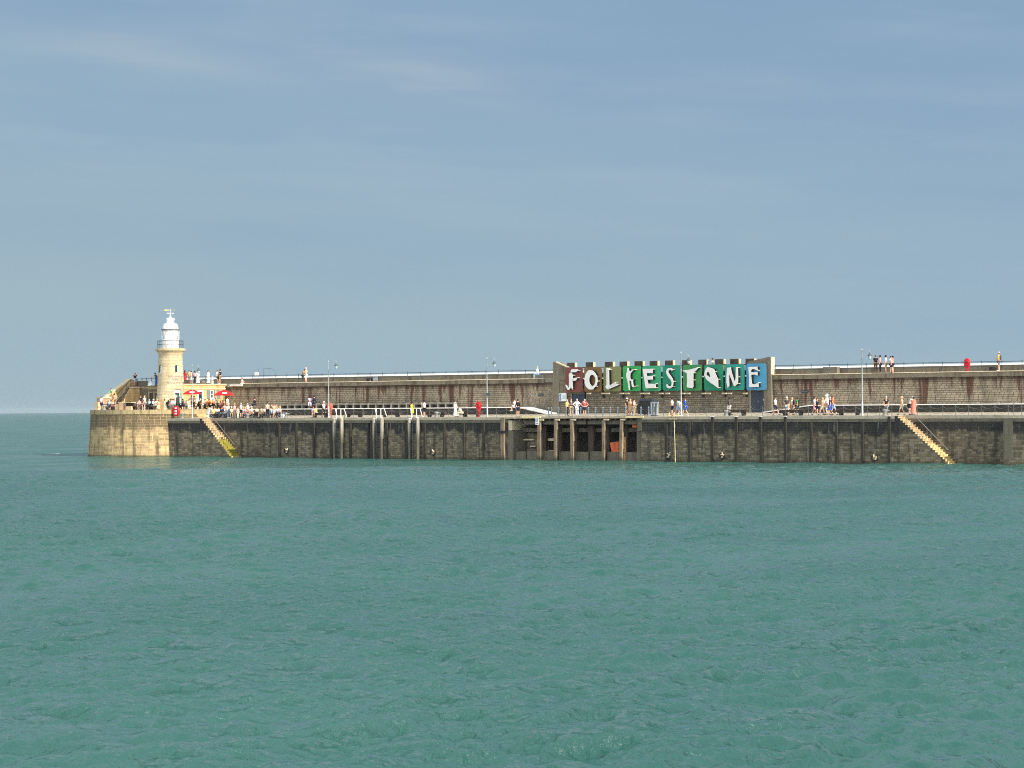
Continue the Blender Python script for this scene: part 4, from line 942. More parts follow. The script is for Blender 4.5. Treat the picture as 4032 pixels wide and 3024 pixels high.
f = MB(); curved_patch(f, .2, .14, z0, z1-.36, .06); f.build('glazing', paint(lin(120, 150, 140), .2, .2), dr)
# lettering round the tower
M_ltr = paint(lin(128, 128, 140), .6, .15)
for s, yy, size in (('WEATHER IS A', 787, .37), ('THIRD TO', 818, .37), ('PLACE AND TIME', 850, .37)):
    me = text_mesh(s, size, .02); zc = zr(yy)
    for v in me.vertices:
        r = trad(zc)+.014+v.co.z*.6; a = .02+v.co.x/trad(zc); v.co = Vector((r*math.cos(a), r*math.sin(a), zc+v.co.y))
    me.materials.clear(); me.materials.append(M_ltr); o = bpy.data.objects.new('lettering', me); COL.objects.link(o); o.parent = LH
# lantern
lan = MB(); lan.lathe([(rad(830, 998), zr(496)), (rad(830, 998), zr(418)), (rad(824, 1003), zr(414)), (rad(824, 1003), zr(406)), (rad(832, 994), zr(404))], n=40); ln_ = lan.build('lantern_base', M_whitep, LH, smooth=True)
bl_ = MB(); bl_.lathe([(rad(850, 978), zr(404)), (rad(832, 994), zr(316)), (rad(832, 994), zr(310))], n=40); bl_.build('blind', M_whitep, LH, smooth=True)
gl = NT('lantern_glass'); gl.b.inputs['Base Color'].default_value = (.75, .82, .84, 1); gl.rough(.05); gl.b.inputs['Transmission Weight'].default_value = .9; gl.b.inputs['Alpha'].default_value = .14
MB().lathe([(rad(824, 1001), zr(404)), (rad(823, 1001), zr(312))], n=20).build('glazing', gl.m, LH)
br_ = MB()
for k in range(10):
    a = k*math.pi/5+.2; r = rad(822, 1002); br_.tube([(r*math.cos(a), r*math.sin(a), zr(404)), (r*math.cos(a+.31), r*math.sin(a+.31), zr(312))], .012, 6); br_.tube([(r*math.cos(a), r*math.sin(a), zr(404)), (r*math.cos(a-.31), r*math.sin(a-.31), zr(312))], .012, 6)
br_.build('glazing_bars', M_whitep, LH)
MB().lathe([(rad(824, 998), zr(314)), (rad(816, 1002), zr(311)), (rad(816, 1002), zr(304)), (rad(828, 994), zr(302))], n=40).build('gutter', M_rail, LH, smooth=True)
dm = [(rad(830, 994), zr(303))]+[(rad(872, 952)+(rad(830, 994)-rad(872, 952))*math.cos(R(k*15))**.8 if k < 6 else rad(872, 952), zr(303)+(zr(238)-zr(303))*math.sin(R(k*15))) for k in range(1, 7)]
MB().lathe(dm+[(rad(873, 951), zr(236)), (rad(873, 951), zr(208)), (rad(870, 954), zr(206)), (rad(870, 954), zr(192)), (rad(876, 948), zr(187)), (rad(900, 918), zr(184)), (rad(903, 917), zr(160)), (rad(906, 914), zr(138)), (.02, zr(136))], n=40).build('dome', M_whitep, LH, smooth=True)
va = MB(); va.tube([(0, 0, zr(140)), (0, 0, zr(92))], .022, 6)
va.tube([(0, -.55, zr(138)), (0, .55, zr(138))], .03, 6); va.tube([(-.55, 0, zr(138)), (.55, 0, zr(138))], .03, 6); va.build('compass_arms', M_whitep, LH)
vn = MB(); d_ = (Matrix.Rotation(-AZ, 3, 'Z') @ _right); zv = zr(106)
vn.tube([d_*-.75+Vector((0, 0, zv)), d_*.55+Vector((0, 0, zv))], .018, 6); vn.prism([d_*-.85+Vector((0, 0, zv-.02)), d_*-.7+Vector((0, 0, zv-.1)), d_*-.2+Vector((0, 0, zv-.1)), d_*-.15+Vector((0, 0, zv+.05)), d_*-.7+Vector((0, 0, zv+.1))], Vector((-d_.y, d_.x, 0))*.05); vn.ball(d_*.55+Vector((0, 0, zv)), .06)
vn.build('weather_vane', paint(lin(236, 214, 150), .3, .1, .4), LH)
gr = MB(); rg_ = rad(782, 1043)
for k in range(14):
    a = k*2*math.pi/14; gr.tube([(rg_*math.cos(a), rg_*math.sin(a), zr(498)), (rg_*math.cos(a), rg_*math.sin(a), zr(421))], .03, 6)
gr.torus((0, 0, zr(421)), rg_, .03, 'Z', 40, 6); gr.torus((0, 0, zr(459)), rg_, .026, 'Z', 40, 6)
gr.build('gallery_railing', M_rail, LH, smooth=True)

# buildings wrapped round the foot of the tower
ZR_ = at(700, 1180+860/2.592, 8.).z; M_shut = paint(lin(110, 112, 112), .6, .1)
def cafe():
    o = rbox(MB(), -4., .3, 1.2, 8.2, ZTER-.1, ZR_-.75).build('cafe_building', M_yellow); tag(o, 'low sunlit yellow stone cafe with grey shutters right of the lighthouse', 'building')
    rbox(MB(), -4., .36, 1.15, 8.25, ZR_-.75, ZR_-.55).build('string_course', M_cream, o); rbox(MB(), -4., .3, 1.2, 8.2, ZR_-.55, ZR_-.12).build('frieze', M_yellow, o); rbox(MB(), -4., .45, 1.05, 8.3, ZR_-.12, ZR_).build('roof_coping', M_pale, o)
    qv = lambda zx: ((320+zx/2.592-672)/29.0-.633*.3)/.773
    zv_ = lambda zy: at(830, 1180+zy/2.592, 11.).z
    # sash window with shutters
    qa_, qb_ = qv(1265), qv(1312); z0, z1 = zv_(1008), zv_(925)
    wn = MB(); rbox(wn, .3, .33, qa_, qb_, z0, z1); wn.prism([hp(.3, qa_, z1), hp(.3, qb_, z1), hp(.3, (qa_*.3+qb_*.7), z1+.17), hp(.3, (qa_*.7+qb_*.3), z1+.17)], A_*.03); wi = wn.build('window', M_reveal, o)
    fr = MB(); rbox(fr, .33, .37, qa_+.02, qb_-.28, z0, z1+.02); rbox(fr, .3, .42, qa_-.05, qb_-.05, z0-.14, z0-.02); fr.build('frame', M_whitep, wi)
    pn = MB(); zm = (z0+z1)/2
    rbox(pn, .371, .376, qa_+.12, qb_-.42, z0+.1, zm-.06); rbox(pn, .371, .376, qa_+.12, qb_-.42, zm+.06, z1-.08); pn.build('panes', M_glass, wi)
    for a, b in ((qv(1237), qv(1265)-.03), (qv(1326), qv(1356))): rbox(MB(), .301, .36, a, b, z0-.05, z1+.06).build('shutter', M_shut, o)
    qa_, qb_ = qv(1148), qv(1206); d = MB(); rbox(d, .3, .33, qa_, qb_, ZTER, z1+.05); di = d.build('door', M_whitep, o); d = MB(); rbox(d, .331, .345, qa_+.25, qb_-.25, ZTER+.05, z1-.15); d.build('opening', M_glass, di)
    return o
cafe()
def lodge():
    # shaded wing facing the sea side of the tower
    zt = at(600, 1180+878/2.592, 6.).z
    o = rbox(MB(), -6.8, -.8, -.7, 6.5, ZTER-.1, zt-.5).build('pier_lodge', M_lodge); tag(o, 'shaded low stone wing with dark arched windows left of the lighthouse', 'building')
    rbox(MB(), -4.35, -.9, -.85, 6.4, zt-.5, zt-.34).build('string_course', M_lodge2, o); rbox(MB(), -6.75, -.8, -.72, 6.4, zt-.34, zt-.06).build('frieze', M_lodge2, o); rbox(MB(), -6.9, -.8, -.8, 6.5, zt-.06, zt).build('roof_coping', M_slab, o)
    for px0, px1 in ((672, 706), (737, 762)):
        p0, p1 = [((320+v/2.592-672)/29.2+.7*.773)/.633 for v in (px0, px1)]
        w_ = MB(); rbox(w_, p0, p1, -.74, -.71, ZTER+.5, zt-.95); wi = w_.build('window', M_glass, o)
        f = MB(); rbox(f, p0-.35, p0-.05, -.78, -.71, ZTER, zt-.75); f.build('pilaster', M_lodge2, o)
        f = MB(); rbox(f, p0-.03, p1+.03, -.76, -.71, zt-.95, zt-.8); f.build('lintel', M_lodge2, wi)
    p0, p1 = [((320+v/2.592-672)/29.2+.7*.773)/.633 for v in (612, 640)]
    rbox(MB(), p0, p1, -.75, -.71, ZTER, zt-.9).build('shutter', M_shut, o)
    return zt
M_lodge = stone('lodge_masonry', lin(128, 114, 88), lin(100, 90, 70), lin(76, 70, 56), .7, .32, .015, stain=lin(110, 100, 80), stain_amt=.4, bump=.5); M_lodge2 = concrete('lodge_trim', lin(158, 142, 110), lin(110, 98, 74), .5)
ZLO = lodge()
# stair up to the promenade on the sea side, with its sloping parapet
def headstair():
    zpk = at(430, 1180+1000/2.592, 5.).z; ztop = at(492, 1180+818/2.592, 9.).z
    o = empty('terrace_stairs', tuple(hp(-8.5, -5.5, 0)), 'curved yellow stone staircase and parapet climbing to the promenade at the left end', 'staircase')
    def loc(m, name, mat, **k):
        b = m.build(name, mat, None, **k); b.parent = o; b.matrix_parent_inverse = Matrix.Translation(-Vector(o.location)); return b
    # parapet: swept up in a curve
    N = 14; pts = []
    q0, q1 = -4.9, -1.2
    for k in range(N+1):
        f = k/N; q = q0+(q1-q0)*f; h = zpk+(ztop-zpk)*(f**.92 if f < .85 else f**.6*.985+.015*f); pts.append((q, h))
    front = [hp(-8.25, q, z) for q, z in pts]+[hp(-8.25, q1+.5, ztop-.15), hp(-8.25, q1+.7, ZTER+2.2), hp(-8.25, q1+.7, ZTER-.1), hp(-8.25, q0, ZTER-.1)]
    loc(MB().prism(front, A_*-.7), 'parapet', M_yellow)
    cp = MB()
    for (qa_, za), (qb_, zb) in zip(pts, pts[1:]): cp.hexa([hp(-8.2, qa_, za), hp(-9.05, qa_, za), hp(-9.05, qb_, zb), hp(-8.2, qb_, zb)], [hp(-8.3, qa_, za+.16), hp(-9.0, qa_, za+.2), hp(-9.0, qb_, zb+.2), hp(-8.3, qb_, zb+.16)])
    loc(cp, 'parapet_coping', M_pale)
    loc(rbox(MB(), -9.0, -7.3, -5.95, -4.89, ZTER-.1, zpk-.12), 'pedestal', M_pink); loc(rbox(MB(), -9.12, -7.15, -6.1, -4.8, zpk-.12, zpk+.1), 'pedestal_cap', M_pale)
    s = MB(); n = 17
    for i in range(n):
        f0 = i/n; rbox(s, -8.24, -6.81, -4.5+3.2*f0, -.55, ZTER+.0 if i == 0 else ZTER+(ZLO-ZTER)*f0+.0, ZTER+(ZLO-ZTER)*(i+1)/n)
    loc(s, 'treads', M_lodge)
    st_ = [hp(-6.8, -3.9, ZTER-.1), hp(-6.8, -3.9, ZTER+.25), hp(-6.8, -2.0, ZLO-.25), hp(-6.8, -.72, ZLO-.25), hp(-6.8, -.72, ZTER-.1)]
    loc(MB().prism(st_, A_*-.4), 'inner_wall', M_yellow); loc(rbox(MB(), -7.2, -6.7, -2.1, -.71, ZLO-.25, ZLO-.1), 'inner_wall_cap', M_pale)
    hr_ = MB()
    for p, in ((-8.15,), (-6.9,)):
        hr_.tube([hp(p, -4.6, ZTER+.9), hp(p, -1.3, ZLO+.95), hp(p, -.2, ZLO+.95)], .035)
        for k in range(6): f = k/5; hr_.tube([hp(p, -4.6+3.3*f, ZTER+(ZLO-ZTER)*f), hp(p, -4.6+3.3*f, ZTER+.9+(ZLO-ZTER+.05)*f)], .028, 6)
    loc(hr_, 'handrail', M_rail)
M_pink = stone('pink_ashlar', lin(216, 178, 142), lin(196, 160, 126), lin(170, 138, 106), .7, .34, .014, stain=lin(150, 120, 90), bump=.3)
headstair()
# end walls and railings of the upper level by the tower
o = rbox(MB(), -8.9, -6.6, -.3, .4, ZLO, ZLO+.7).build('end_parapet', M_slab); tag(o, 'grey parapet at the head of the left staircase', 'parapet')
def rrail(pts, label, h=1.):
    o = empty('promenade_railing', tuple(pts[0]), label, 'railing', 'iron railings of the upper promenade'); b = Vector(pts[0])
    L = [Vector(p)-b for p in pts]
    for p in L: MB().lathe([(.14, 0), (.07, .12), (.035, .16), (.035, h), (.05, h+.05), (.001, h+.15)], n=8).build('post', M_rail, o, loc=p, smooth=True)
    for z in (h-.03, .5): MB().tube([p+Vector((0, 0, z)) for p in L], .032, 6).build('rail', M_rail, o)
rrail([hp(p, -.6, ZLO) for p in (-6.4, -5.2, -3.9, -2.9, -1.9)], 'iron railing above the shaded wing left of the tower')
rrail([hp(.2, q, ZR_) for q in (1.6, 3.4, 5.2, 7.0)]+[Vector((ax(862, YR, 10), YR, ZT))], 'iron railing on the cafe roof right of the tower')
o = tag(rbox(MB(), -8.9, -1., 6.4, 7.2, ZLO-.6, ZLO+.75).build('end_wall', M_slab), 'grey sea wall behind the railing left of the tower', 'parapet')
fl_ = rbox(MB(), -9., .2, -.5, 7.8, ZLO-.6, ZLO-.065).build('roof_terrace', M_deck); tag(fl_, kind='structure')
fl_ = MB().prism([hp(.25, 1.1, ZR_-.3), hp(.25, 8.2, ZR_-.3), Vector((xcl+3, 18., ZR_-.3)), hp(-6, 10, ZR_-.3), hp(-6, 1.1, ZR_-.3)], (0, 0, .29)).build('upper_floor', M_deck); tag(fl_, kind='structure')

# ------------------------------------------------------------------ people: skinned bodies, one mesh each, clothes and hair as children
def skin_mesh(chains, root, name, sub=1):
    """chains: list of [(point, radius), ...]; shared points weld together"""
    vs, rs, es, key = [], [], [], {}
    def vid(p, r):
        k = tuple(round(c, 4) for c in p)
        if k not in key: key[k] = len(vs); vs.append(p); rs.append(r)
        return key[k]
    for ch in chains:
        ids = [vid(p, r) for p, r in ch]
        es += [(a, b) for a, b in zip(ids, ids[1:]) if a != b]
    me = bpy.data.meshes.new(name); me.from_pydata(vs, es, []); ob = bpy.data.objects.new(name, me); COL.objects.link(ob)
    ob.modifiers.new('Skin', 'SKIN')
    sv = me.skin_vertices[0].data; kr = tuple(round(c, 4) for c in root)
    for i, r in enumerate(rs): sv[i].radius = (r, r) if isinstance(r, (int, float)) else r; sv[i].use_root = False
    sv[key[kr]].use_root = True
    s = ob.modifiers.new('Sub', 'SUBSURF'); s.levels = sub; s.render_levels = sub
    bpy.context.view_layer.update()
    out = bpy.data.meshes.new_from_object(ob.evaluated_get(bpy.context.evaluated_depsgraph_get())); out.name = name
    for p in out.polygons: p.use_smooth = True
    bpy.data.objects.remove(ob); bpy.data.meshes.remove(me); return out
def V(*a): return Vector(a)
def pose_joints(kind):
    J = dict(pel=V(0,0,.95), spi=V(0,.01,1.13), che=V(0,.0,1.32), nec=V(0,.01,1.48), hb=V(0,0,1.545), hm=V(0,-.012,1.635), ht=V(0,-.002,1.715))
    for s, n in ((1, 'l'), (-1, 'r')):
        J['hip'+n] = V(.09*s,0,.9); J['kne'+n] = V(.1*s,-.02,.49); J['ank'+n] = V(.1*s,.02,.08); J['toe'+n] = V(.12*s,-.15,.035)
        J['sho'+n] = V(.175*s,.01,1.42); J['elb'+n] = V(.225*s,.03,1.14); J['wri'+n] = V(.24*s,-.05,.9)
    def arm(n, e, w): J['elb'+n] = e; J['wri'+n] = w
    if kind == 'walk':
        J['knel'] = V(.09,-.2,.52); J['ankl'] = V(.09,-.3,.1); J['toel'] = V(.1,-.46,.07); J['kner'] = V(-.09,.04,.49); J['ankr'] = V(-.09,.3,.14); J['toer'] = V(-.1,.16,.035)
        arm('l', V(.21,.14,1.16), V(.22,.08,.93)); arm('r', V(-.22,-.07,1.15), V(-.22,-.24,.97))
    elif kind == 'fold': arm('l', V(.23,-.02,1.15), V(.06,-.25,1.2)); arm('r', V(-.23,-.02,1.15), V(-.05,-.24,1.14))
    elif kind == 'raise': arm('l', V(.36,-.08,1.5), V(.42,-.12,1.76)); arm('r', V(-.23,.03,1.14), V(-.17,-.2,1.05))
    elif kind == 'phone': arm('l', V(.2,-.17,1.25), V(.1,-.3,1.46)); arm('r', V(-.2,-.14,1.2), V(-.08,-.3,1.4))
    elif kind == 'headhands': arm('l', V(.4,-.02,1.6), V(.1,.1,1.62)); arm('r', V(-.4,-.02,1.6), V(-.1,.1,1.62))
    elif kind == 'hips': arm('l', V(.4,.08,1.2), V(.19,-.04,1.02)); arm('r', V(-.4,.08,1.2), V(-.19,-.04,1.02))
    elif kind in ('lean', 'bend'):
        a = .45 if kind == 'lean' else .95
        for k in ('spi','che','nec','hb','hm','ht','shol','shor'):
            d = J[k]-J['pel']; J[k] = J['pel']+V(d.x, d.y*math.cos(a)-d.z*math.sin(a), d.z*math.cos(a)+d.y*math.sin(a))
        if kind == 'lean':
            arm('l', J['shol']+V(.06,-.08,-.26), J['shol']+V(-.03,-.3,-.3)); arm('r', J['shor']+V(-.06,-.08,-.26), J['shor']+V(.03,-.3,-.3))
        else: arm('l', J['shol']+V(.05,-.02,-.27), J['shol']+V(.0,-.16,-.48)); arm('r', J['shor']+V(-.05,-.02,-.27), J['shor']+V(.0,-.16,-.48))
    elif kind in ('sit', 'sitlean'):
        for k in J:
            if k[:3] not in ('hip', 'kne', 'ank', 'toe'): J[k] = J[k]-V(0,0,.42)
        for s, n in ((1, 'l'), (-1, 'r')):
            J['hip'+n] = V(.1*s,-.02,.52); J['kne'+n] = V(.13*s,-.43,.52); J['ank'+n] = V(.12*s,-.42,.09); J['toe'+n] = V(.13*s,-.58,.035)
        a = .12 if kind == 'sit' else .5
        for k in ('spi','che','nec','hb','hm','ht','shol','shor'):
            d = J[k]-J['pel']; J[k] = J['pel']+V(d.x, d.y*math.cos(a)-d.z*math.sin(a), d.z*math.cos(a)+d.y*math.sin(a))
        arm('l', J['shol']+V(.06,-.07,-.27), J['shol']+V(-.08,-.32,-.26)); arm('r', J['shor']+V(-.06,-.07,-.27), J['shor']+V(.08,-.32,-.26))
    return J
POSES = {}
def build_pose(kind):
    J = pose_joints(kind); ch = [[(J['pel'], (.15,.105)), (J['spi'], (.135,.09)), (J['che'], (.16,.105)), (J['nec'], .056), (J['hb'], .062), (J['hm'], (.078,.095)), (J['ht'], .05)]]
    hm = J['hm']; fd = (J['ht']-J['hb']).normalized(); fw = V(0, -math.cos(math.asin(max(-1, min(1, fd.y*-1))))*1, 0)
    fw = (V(0,-1,0)-fd*V(0,-1,0).dot(fd)).normalized()
    ch.append([(hm, (.078,.095)), (hm+fw*.1-fd*.012, .013), (hm+fw*.122-fd*.022, .008)])      # nose
    for s in (1, -1): ch.append([(hm, (.078,.095)), (hm+V(.088*s,0,0)+fw*-.01, .012)])       # ears
    for n, s in (('l', 1), ('r', -1)):
        ch.append([(J['pel'], (.15,.105)), (J['hip'+n], .088), ((J['hip'+n]+J['kne'+n])/2, .074), (J['kne'+n], .056), ((J['kne'+n]*.62+J['ank'+n]*.38)+V(0,.012,0), .054), (J['ank'+n], .036), (J['toe'+n], (.04,.028))])
        w = J['wri'+n]; e = J['elb'+n]; d = (w-e).normalized(); side = d.cross(V(0,-1,0)); side = side.normalized() if side.length > .1 else V(1,0,0); nrm = side.cross(d).normalized()
        palm = w+d*.085
        ch.append([(J['che'], (.16,.105)), (J['sho'+n], .058), ((J['sho'+n]+e)/2, .046), (e, .037), ((e+w)/2, .034), (w, .025), (palm, (.036,.018))])
        for k, (o_, l) in enumerate(((-.03, .072), (-.01, .082), (.01, .078), (.03, .06))):
            b = palm+side*o_+d*.012; m = b+d*l*.55+nrm*.012; ch.append([(palm, (.036,.018)), (b, .0095), (m, .0085), (m+d*l*.38+nrm*.028, .007)])
        tb = w+d*.035; ch.append([(w, .025), (tb+side*.045*(-s if n else s)+nrm*.012, .011), (tb+side*.06*(-s)+d*.045+nrm*.022, .008)])
    M = {'body': skin_mesh(ch, J['pel'], 'person')}
    M['shirt'] = skin_mesh([[(J['pel']+(J['spi']-J['pel'])*.12, (.172,.128)), (J['spi'], (.158,.115)), (J['che'], (.182,.128)), (J['nec']-(J['nec']-J['che'])*.25, .085)]]+
        [[(J['che'], (.182,.128)), (J['sho'+n], .076), ((J['sho'+n]*.45+J['elb'+n]*.55), .066)] for n in 'lr'], J['che'], 'shirt')
    M['longshirt'] = skin_mesh([[(J['pel']+(J['spi']-J['pel'])*.0, (.178,.132)), (J['spi'], (.16,.118)), (J['che'], (.184,.13)), (J['nec']-(J['nec']-J['che'])*.22, .085)]]+
        [[(J['che'], (.184,.13)), (J['sho'+n], .078), ((J['sho'+n]+J['elb'+n])/2, .066), (J['elb'+n], .056), (J['wri'+n]*.85+J['elb'+n]*.15, .042)] for n in 'lr'], J['che'], 'shirt')
    def legs(f, r): return [[(J['pel'], (.168,.124)), (J['hip'+n], .105), ((J['hip'+n]+J['kne'+n])/2, .093)]+([(J['hip'+n]*.12+J['kne'+n]*.88, .082)] if f == 's' else [(J['kne'+n], .076), ((J['kne'+n]+J['ank'+n])/2, .066), (J['ank'+n]+V(0,0,.03), .06)]) for n in 'lr']
    M['shorts'] = skin_mesh(legs('s', 0), J['pel'], 'shorts'); M['trousers'] = skin_mesh(legs('t', 0), J['pel'], 'trousers')
    # skirt of a dress: loft round both legs
    def loft(bot):
        mb = MB(); rows = []
        kc = (J['knel']+J['kner'])/2; ac = (J['ankl']+J['ankr'])/2; hc = (J['hipl']+J['hipr'])/2
        if 'sit' in kind: path = [(J['spi'], .15, .12), (hc+V(0,.02,.03), .2, .16), (hc*.5+kc*.5, .21, .11), (kc, .22, .1), (kc*.7+ac*.3+V(0,-.02,0), .22, .1)]
        else: path = [(J['spi'], .155, .12), (J['pel'], .19, .145), (hc*.5+kc*.5, .22, .19), (kc, .25, .23)]+([(ac+V(0,0,.05), .27, .27)] if bot else [])
        for c, rx, ry in path: rows.append([mb.bm.verts.new(V(c.x+rx*math.cos(k*.5236), c.y+ry*math.sin(k*.5236), c.z) if 'sit' not in kind or c.z > .56 else V(c.x+rx*math.cos(k*.5236), c.y, c.z+ry*math.sin(k*.5236))) for k in range(12)])
        for q, w in zip(rows, rows[1:]):
            for k in range(12): mb.bm.faces.new((q[k], q[(k+1)%12], w[(k+1)%12], w[k]))
        mb.bm.faces.new(rows[0]); mb.bm.faces.new(rows[-1]); return mb.mesh('skirt', True)
    M['skirt'] = loft(False); M['longskirt'] = loft(True)
    sh = MB()
    for n in 'lr':
        a, t = J['ank'+n], J['toe'+n]; d = (t-a); d.z = 0; d = d.normalized() if d.length > .01 else V(0,-1,0)
        sh.ball((a+t)/2+V(0,0,-.012)+d*.01, .06, (.8, 2.1, .72), 8)
    M['shoes'] = sh.mesh('shoes', True)
    POSES[kind] = (J, M)
for k in ('stand', 'walk', 'fold', 'raise', 'phone', 'headhands', 'hips', 'lean', 'bend', 'sit', 'sitlean'): build_pose(k)
def headgear():
    H = {}
    def cap_mesh(long=0):
        mb = MB(); mb.ball((0, .012, .022), .115, (.84, .98, .98), 12)
        for v in list(mb.bm.verts):
            if v.co.y < -.045 and v.co.z < .06: v.co.y = -.045+.3*(v.co.y+.045)
            if v.co.z < -.03: v.co.z = -.03+(v.co.z+.03)*(.5 if not long else 1+long*6); v.co.y = max(v.co.y, .02)+(.03 if long else 0)
        return mb.mesh('hair', True)
    H['short'] = cap_mesh(0); H['long'] = cap_mesh(.5); H['bob'] = cap_mesh(.2)
    mb = MB(); mb.lathe([(.105, 0), (.105, .05), (.085, .09), (.05, .112), (.003, .12)], n=14); mb.hexa([(-.07, -.08, .0), (.07, -.08, .0), (.055, -.2, -.012), (-.055, -.2, -.012)], [(-.07, -.08, .016), (.07, -.08, .016), (.055, -.2, .002), (-.055, -.2, .002)]); H['cap'] = mb.mesh('cap', True)
    H['sunhat'] = MB().lathe([(.2, -.02), (.19, -.005), (.105, .01), (.1, .07), (.07, .1), (.003, .105)], n=16).mesh('sun_hat', True)
    mb = MB(); mb.ball((0, .15, -.05), .2, (.8, .55, 1.2), 10); H['pack'] = mb.mesh('backpack', True)
    mb = MB(); mb.ball((0, 0, -.16), .13, (.75, .45, 1.1), 8); mb.tube([(-.06, 0, -.06), (-.02, 0, .12), (.06, 0, -.06)], .012, 5); H['bag'] = mb.mesh('bag', True)
    return H
HG = headgear()
SK = {'p': paint(lin(222, 172, 146), .6, .06), 'd': paint(lin(112, 74, 54), .6, .06), 'm': paint(lin(184, 132, 100), .6, .06)}
COLS = dict(white=(238,238,236), cream=(236,222,190), black=(22,22,26), navy=(36,42,72), grey=(120,122,126), dgrey=(62,64,70), lblue=(158,192,224), blue=(40,104,206), denim=(110,134,164), jeans=(66,88,120), tan=(196,160,116), khaki=(170,146,112), pink=(232,168,172), coral=(226,84,92), red=(200,24,48), green=(20,140,60), yellow=(240,220,40), orange=(244,96,20), peach=(240,176,140), lilac=(214,204,226), brown=(92,60,42), blond=(206,170,112), auburn=(132,66,40), dhair=(26,20,18), royal=(40,70,170), paleg=(206,228,200), silver=(170,170,172), gold=(226,190,40), salmon=(238,130,110), lemon=(238,226,120))
def C(n): return cloth(lin(*COLS[n]))
PEOPLE = []
def setmat(o, m):
    o.material_slots[0].link = 'OBJECT'; o.material_slots[0].material = m
for J, M in POSES.values():
    for me in M.values():
        if not me.materials: me.materials.append(SK['p'])
for me in HG.values(): me.materials.append(SK['p'])
def child(name, me, par, m, loc=None, rx=0.):
    o = bpy.data.objects.new(name, me); COL.objects.link(o); o.parent = par; setmat(o, m)
    if loc is not None: o.location = loc
    if rx: o.rotation_euler.x = rx
    return o
LV = {'t': lambda y: ZTER+.004, 'u': lambda y: ZT-.02, 'r': lambda y: ZR_, 'l': lambda y: ZLO, 'q': zdeck, 'p': lambda y: ZP}
def person(px, Y, lvl, pose, face, sc_, top, legs, hair, extra, label, group=None):
    if lvl == 'u' and Y < 13.75: Y += .75
    z = LV[lvl](Y) if isinstance(lvl, str) else lvl
    X = ax(px, Y, z+.9); J, M = POSES[pose]
    sk = 'd' if 'D' in extra else ('m' if 'M' in extra else 'p')
    o = bpy.data.objects.new('person', M['body']); COL.objects.link(o); setmat(o, SK[sk]); o.location = (X, Y, z); o.rotation_euler.z = R(face); o.scale = (sc_, sc_, sc_*1.02)
    tag(o, label, 'person', group or 'people on the pier')
    long = top.startswith('+'); t = top.lstrip('+')
    child('shirt', M['longshirt' if long else 'shirt'], o, C(t))
    k, c = legs[0], legs[1:]
    child({'s': 'shorts', 't': 'trousers', 'd': 'skirt', 'D': 'skirt'}[k], M[{'s': 'shorts', 't': 'trousers', 'd': 'skirt', 'D': 'longskirt'}[k]], o, C(c))
    child('shoes', M['shoes'], o, C('white' if 'W' in extra else 'dgrey'))
    tilt = (J['ht']-J['hb']); rx = math.atan2(-tilt.y, tilt.z); rx = rx
    st, hc = hair.split(':')
    child('hair', HG[st], o, C(hc), J['hm']+V(0,.0,.0), rx)
    for e in extra.split():
        if e.startswith('cap:') or e.startswith('sunhat:'): n_, c_ = e.split(':'); child('cap' if n_ == 'cap' else 'sun_hat', HG[n_], o, C(c_), J['hm']+(J['ht']-J['hm'])*.75, rx)
        if e.startswith('pack:'): child('backpack', HG['pack'], o, C(e[5:]), J['che'], rx)
        if e.startswith('bag:'): child('bag', HG['bag'], o, C(e[4:]), J['hipl']+V(.14,0,.08))
    return o
stool = None
def stool_at(px, Y, lvl, label):
    global stool
    z = LV[lvl](Y) if isinstance(lvl, str) else lvl; X = ax(px, Y, z+.5)
    if stool is None:
        stool = o = empty('cafe_stool', (0, 0, 0), 'x', 'stool', 'dark cafe stools')
        MB().box(-.24, .24, -.2, .24, .38, .44).build('seat', M_wood, o, bevel=.015)
        for sx in (-.2, .2):
            for sy in (-.16, .2): MB().box(sx-.025, sx+.025, sy-.025, sy+.025, 0, .38).build('leg', M_black, o)
    else: o = copy_tree(stool)
    o.location = (X, Y, z); o['label'] = label; return o

